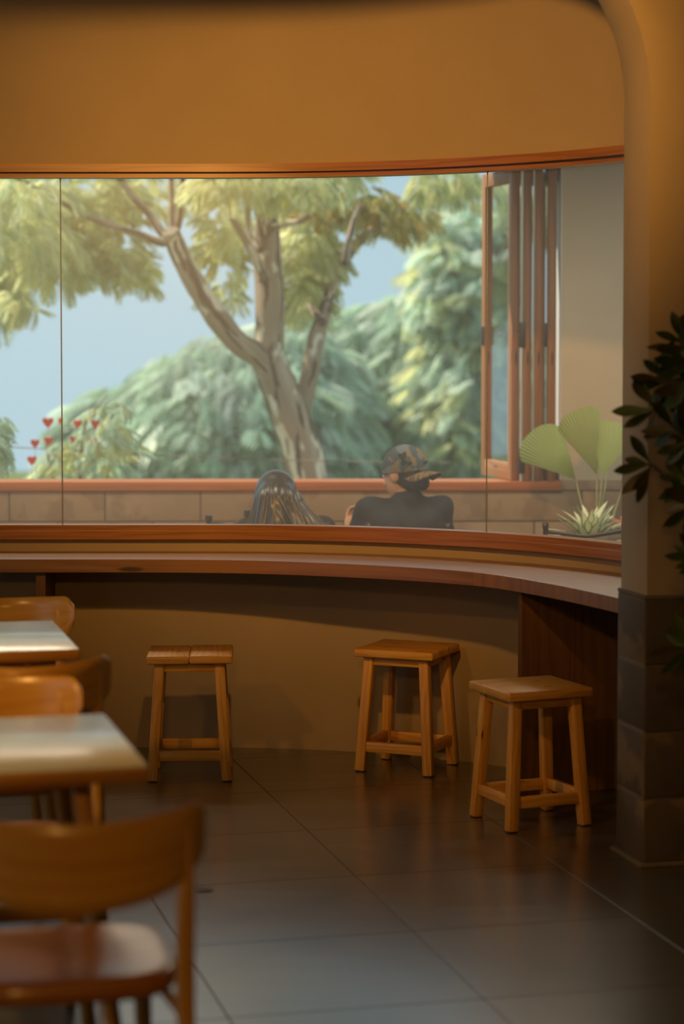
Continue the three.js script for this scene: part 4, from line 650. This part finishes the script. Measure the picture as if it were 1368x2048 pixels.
// px paths of limbs with widths in pixels at a distance
function branchPath(list, d, rel, swing = 0) { const pts = [], r = []; list.forEach(([x, y, w], i) => { const p = at(x, y, d + swing * i); pts.push(p.sub(rel)); r.push(w / 2 * d / FOCAL); }); return [pts, r]; }
{
  const D = 14.5, foot = at(640, 1060, D); foot.y = -1.2; const t = thing('feathery_tree', 'large tree with forked pale trunk and feathery leaves in the window centre', 'tree', foot.toArray());
  const add = (name, list, swing = 0, sides = 12, bump = 0.06, seed = 1) => { const [p, r] = branchPath(list, D, foot, swing); part(name, limb(p, r, sides, 7, bump, seed), M.bark, t); };
  add('trunk', [[720, 1400, 120], [665, 1120, 108], [627, 1000, 96], [600, 900, 82], [568, 800, 74], [543, 735, 70], [532, 690, 60]], 0, 18, 0.10, 4);
  add('branch', [[545, 760, 46], [520, 715, 52], [478, 688, 46], [432, 630, 48], [388, 562, 42], [352, 492, 38], [340, 462, 34]], -0.05, 16, 0.09, 5);
  add('branch', [[536, 740, 56], [536, 690, 60], [541, 620, 60], [537, 540, 58], [535, 475, 52], [536, 432, 44], [552, 405, 26]], 0.03, 16, 0.07, 6);
  add('branch', [[344, 482, 20], [325, 485, 20], [270, 466, 14], [210, 446, 12], [130, 410, 10], [60, 370, 8], [10, 345, 6]], -0.06);
  add('branch', [[346, 470, 22], [330, 470, 20], [300, 430, 17], [265, 392, 14], [240, 355, 12], [215, 310, 10]], 0.02);
  add('branch', [[347, 468, 14], [345, 440, 14], [343, 400, 12], [342, 330, 11]], 0.05); add('branch', [[350, 468, 14], [358, 445, 14], [363, 400, 12], [366, 330, 11]], -0.03);
  add('branch', [[530, 560, 24], [514, 522, 20], [490, 480, 15], [462, 430, 12], [455, 390, 9]], -0.05); add('branch', [[524, 500, 18], [503, 478, 13], [494, 425, 10], [488, 380, 8]], 0.04);
  add('branch', [[530, 470, 26], [526, 430, 26], [538, 405, 18], [548, 370, 14], [555, 320, 12]], -0.06); add('branch', [[532, 465, 16], [560, 450, 14], [605, 440, 12], [650, 402, 10], [680, 350, 8]], -0.08);
  add('branch', [[545, 440, 16], [575, 410, 13], [605, 385, 10], [645, 340, 8]], 0.07); add('branch', [[550, 415, 14], [570, 385, 12], [590, 350, 9], [610, 310, 8]], 0.03);
  add('branch', [[590, 880, 36], [600, 830, 38], [618, 755, 38], [632, 682, 36], [645, 640, 32], [658, 592, 24], [690, 522, 22], [722, 480, 22], [790, 432, 18], [845, 398, 13]], 0.12, 14, 0.09, 9); add('branch', [[688, 528, 16], [698, 480, 14], [708, 440, 12], [722, 405, 9]], 0.1); add('branch', [[644, 645, 22], [632, 628, 16], [618, 610, 12]], 0.1);
  const rel = (b) => { b[0] -= foot.x; b[1] -= foot.y; b[2] -= foot.z; return b; };
  foliage(t, fronds[0], leafMat, 201, [blob(40, 430, D - 0.3, 110, 90, 266, 0.6), blob(170, 390, D + 0.5, 130, 60, 235, 0.4), blob(110, 520, D + 0.4, 90, 50, 124, 0.4), blob(205, 500, D + 0.6, 90, 60, 161, 0.4), blob(270, 530, D + 0.5, 50, 34, 55, 0.3), blob(300, 375, D + 0.7, 90, 36, 68, 0.3), blob(445, 460, D + 0.8, 46, 80, 117, 0.3), blob(455, 565, D + 0.8, 40, 36, 27, 0.3), blob(480, 360, D - 0.6, 90, 30, 117, 0.3), blob(610, 370, D - 0.5, 70, 30, 68, 0.3), blob(620, 500, D + 0.8, 62, 84, 235, 0.3), blob(615, 585, D + 0.8, 40, 50, 80, 0.3), blob(680, 345, D + 0.6, 50, 24, 31, 0.3), blob(900, 360, D + 0.2, 80, 36, 105, 0.4), blob(40, 595, D, 40, 26, 16, 0.3)].map(rel), [0.11, 0.21], GREENS);
  foliage(t, fronds[1], leafMat, 203, [blob(730, 410, D + 0.9, 60, 40, 60, 0.5), blob(800, 425, D + 1.1, 60, 36, 70, 0.5), blob(620, 400, D + 0.9, 60, 30, 40, 0.4), blob(150, 420, D + 0.8, 120, 50, 60, 0.5)].map(rel), [0.10, 0.20], GOLD);
}
{ const D = 16, foot = at(-150, 1000, D); foot.y = -1.2; const t = thing('feathery_tree', 'neighbouring tree whose leaning branch shows at the left edge', 'tree', foot.toArray()); const [p, r] = branchPath([[-150, 1300, 60], [-110, 900, 46], [-50, 720, 34], [0, 598, 24], [26, 545, 20], [46, 500, 14], [70, 440, 10]], D, foot); part('trunk', limb(p, r, 14, 6, 0.07, 12), M.bark, t);
  foliage(t, fronds[0], leafMat, 221, [blob(30, 430, D + 0.3, 110, 90, 260, 1.0), blob(-60, 520, D, 110, 110, 200, 1.0)].map((b) => { b[0] -= foot.x; b[1] -= foot.y; b[2] -= foot.z; return b; }), [0.2, 0.36], GREENS); }
function bushTree(px, d, label, blobs, seed, tints, size, trunkPaths) {
  const foot = at(px, 1000, d); foot.y = -1.2; const t = thing('broad_tree', label, 'tree', foot.toArray(), 0, 'trees beyond the terrace');
  for (const path of trunkPaths) { const [p, r] = branchPath(path, d, foot); part('trunk', limb(p, r, 12, 6, 0.06, seed), M.bark, t); }
  foliage(t, fronds[1], leafMat, seed, blobs.map((b) => { const q = [...b]; q[5] = Math.round(q[5] * MORE); return blob(...q); }).map((b) => { b[0] -= foot.x; b[1] -= foot.y; b[2] -= foot.z; return b; }), size, tints);
}
bushTree(430, 23, 'dense blue-green tree crown sloping down to the left behind the forked trunk', [[470, 870, 23, 230, 190, 1500, 1.6, 0.35], [330, 880, 23, 190, 120, 900, 1.3, 0.3], [560, 800, 23.6, 160, 150, 800, 1.4, 0.3], [215, 930, 23, 90, 60, 200, 0.6, 0.2]], 301, COOL, [0.26, 0.48], [[[430, 1300, 60], [440, 1000, 46], [450, 860, 30]]]);
bushTree(760, 26, 'dense green tree crown filling the window right of the forked trunk', [[770, 830, 26, 210, 200, 1500, 1.7, 0.35], [680, 720, 26.5, 140, 110, 500, 1.2, 0.2], [850, 690, 26, 150, 110, 520, 1.3, 0.2]], 311, COOL, [0.26, 0.48], [[[800, 1300, 70], [790, 940, 44], [805, 840, 34], [850, 765, 26], [905, 722, 18]], [[795, 930, 30], [760, 850, 20], [735, 790, 14]], [[800, 960, 30], [860, 870, 22], [900, 830, 14]]]);
bushTree(950, 24, 'tall airy tree reaching up beside the folded window', [[930, 560, 24, 90, 150, 520, 1.0, 0.1], [930, 800, 24, 100, 170, 620, 1.0, 0.2], [1010, 620, 24, 90, 260, 600, 1.0, 0.2]], 321, [...COOL, GREENS[1], GREENS[2]], [0.2, 0.4], [[[1000, 1300, 46], [980, 900, 34], [965, 600, 20], [955, 420, 12]]]);
bushTree(600, 31, 'low hedge-like tree mass along the far side of the lawn', [[420, 960, 31, 330, 70, 900, 1.5, 0.2], [820, 940, 31, 330, 110, 1000, 1.5, 0.2], [1050, 800, 31, 140, 240, 500, 1.5, 0.2]], 331, COOL, [0.3, 0.55], [[[600, 1300, 50], [610, 1000, 36], [620, 920, 24]]]);
// shrubs with red hearts at the left, a wire across
{
  const D = 13, foot = at(150, 1000, D); foot.y = -1.2; const t = thing('leafy_shrub', 'leafy shrub beside the red hearts at the lower left', 'shrub', foot.toArray());
  const stems = [[[150, 1420, 20], [130, 1050, 12], [100, 940, 6], [92, 880, 3]], [[160, 1420, 20], [165, 1050, 12], [160, 920, 8], [175, 840, 4], [215, 790, 3]], [[155, 1420, 20], [185, 1050, 12], [215, 950, 7], [240, 850, 4]]];
  stems.forEach((s, k) => { const [p, r] = branchPath(s, D, foot); part('stem', limb(p, r, 8, 5), M.bark, t); });
  foliage(t, fronds[1], leafMat, 401, [blob(195, 900, D, 80, 46, 70, 0.3), blob(120, 940, D, 50, 20, 40, 0.3), blob(225, 830, D, 50, 36, 26, 0.3)].map((b) => { b[0] -= foot.x; b[1] -= foot.y; b[2] -= foot.z; return b; }), [0.07, 0.15], [COOL[1], COOL[0], GREENS[0]]);
  const f2 = at(-70, 1000, 12.5); f2.y = -1.2; const t2 = thing('leafy_shrub', 'dark shrub leaves peeking in at the left edge', 'shrub', f2.toArray()); const [p2, r2] = branchPath([[-70, 1420, 20], [-60, 1000, 12], [-45, 850, 6]], 12.5, f2); part('stem', limb(p2, r2, 8, 5), M.bark, t2);
  foliage(t2, fronds[1], leafMat, 411, [blob(-35, 870, 12.5, 48, 60, 60, 0.3)].map((b) => { b[0] -= f2.x; b[1] -= f2.y; b[2] -= f2.z; return b; }), [0.10, 0.18], [COOL[0], COOL[3]]);
  const sh = new THREE.Shape(); sh.moveTo(0, -0.030); sh.bezierCurveTo(-0.012, -0.016, -0.034, 0.002, -0.031, 0.017); sh.bezierCurveTo(-0.028, 0.031, -0.008, 0.031, 0, 0.017); sh.bezierCurveTo(0.008, 0.031, 0.028, 0.031, 0.031, 0.017); sh.bezierCurveTo(0.034, 0.002, 0.012, -0.016, 0, -0.030);
  const hg = new THREE.ExtrudeGeometry(sh, { depth: 0.004, bevelEnabled: true, bevelSize: 0.002, bevelThickness: 0.002, bevelSegments: 2, curveSegments: 10 }); hg.center();
  const hearts = [[96, 846, 1.0, 'topmost', 0], [97, 883, 0.82, 'directly below the topmost heart', 0.2], [70, 888, 0.85, 'left of the window joint above the wire', -0.3], [64, 922, 0.9, 'lowest, just above the outer sill', 0.5], [121, 843, 0.7, 'turned edge-on beside the window joint', 1.1], [155, 849, 0.85, 'blurred right of the window joint', 0.7], [191, 850, 0.95, 'farthest right, half behind leaves', 0.9], [146, 880, 0.7, 'small, low beside the window joint', 0.9], [184, 885, 0.95, 'pale, on the shrub right of the joint', 0.4], [112, 913, 0.6, 'small and orange below the wire', 1.0]];
  hearts.forEach(([px, py, s, what, yaw], k) => {
    const p = at(px, py, D - 0.05 - 0.04 * (k % 3)), o = thing('heart_ornament', `red heart-shaped ornament on a thin stem, ${what}`, 'ornament', [p.x, p.y, p.z], yaw, 'red hearts at the lower left');
    const h = part('heart', hg, M.red, o); h.scale.setScalar(s); const st = limb([V(0, -0.025 * s, 0), V(0.01, -0.4, 0), V(0.03, -1.2 - p.y, 0)], [0.0012, 0.0014, 0.002], 6, 4); part('stem', st, M.bark, o);
  });
  const w0 = at(-60, 890, 12.7), w1 = at(130, 900, 12.9), w2 = at(330, 911, 13.1), w3 = at(600, 921, 13.3); tag(part('garden_wire', limb([w0, w1, w2, w3, at(900, 925, 13.6)], [0.003, 0.003, 0.003, 0.003, 0.003], 6, 10), M.bark), 'thin dark wire strung across the garden behind the outer sill', 'wire');
}
console.log('done');
renderer.render(scene, camera);
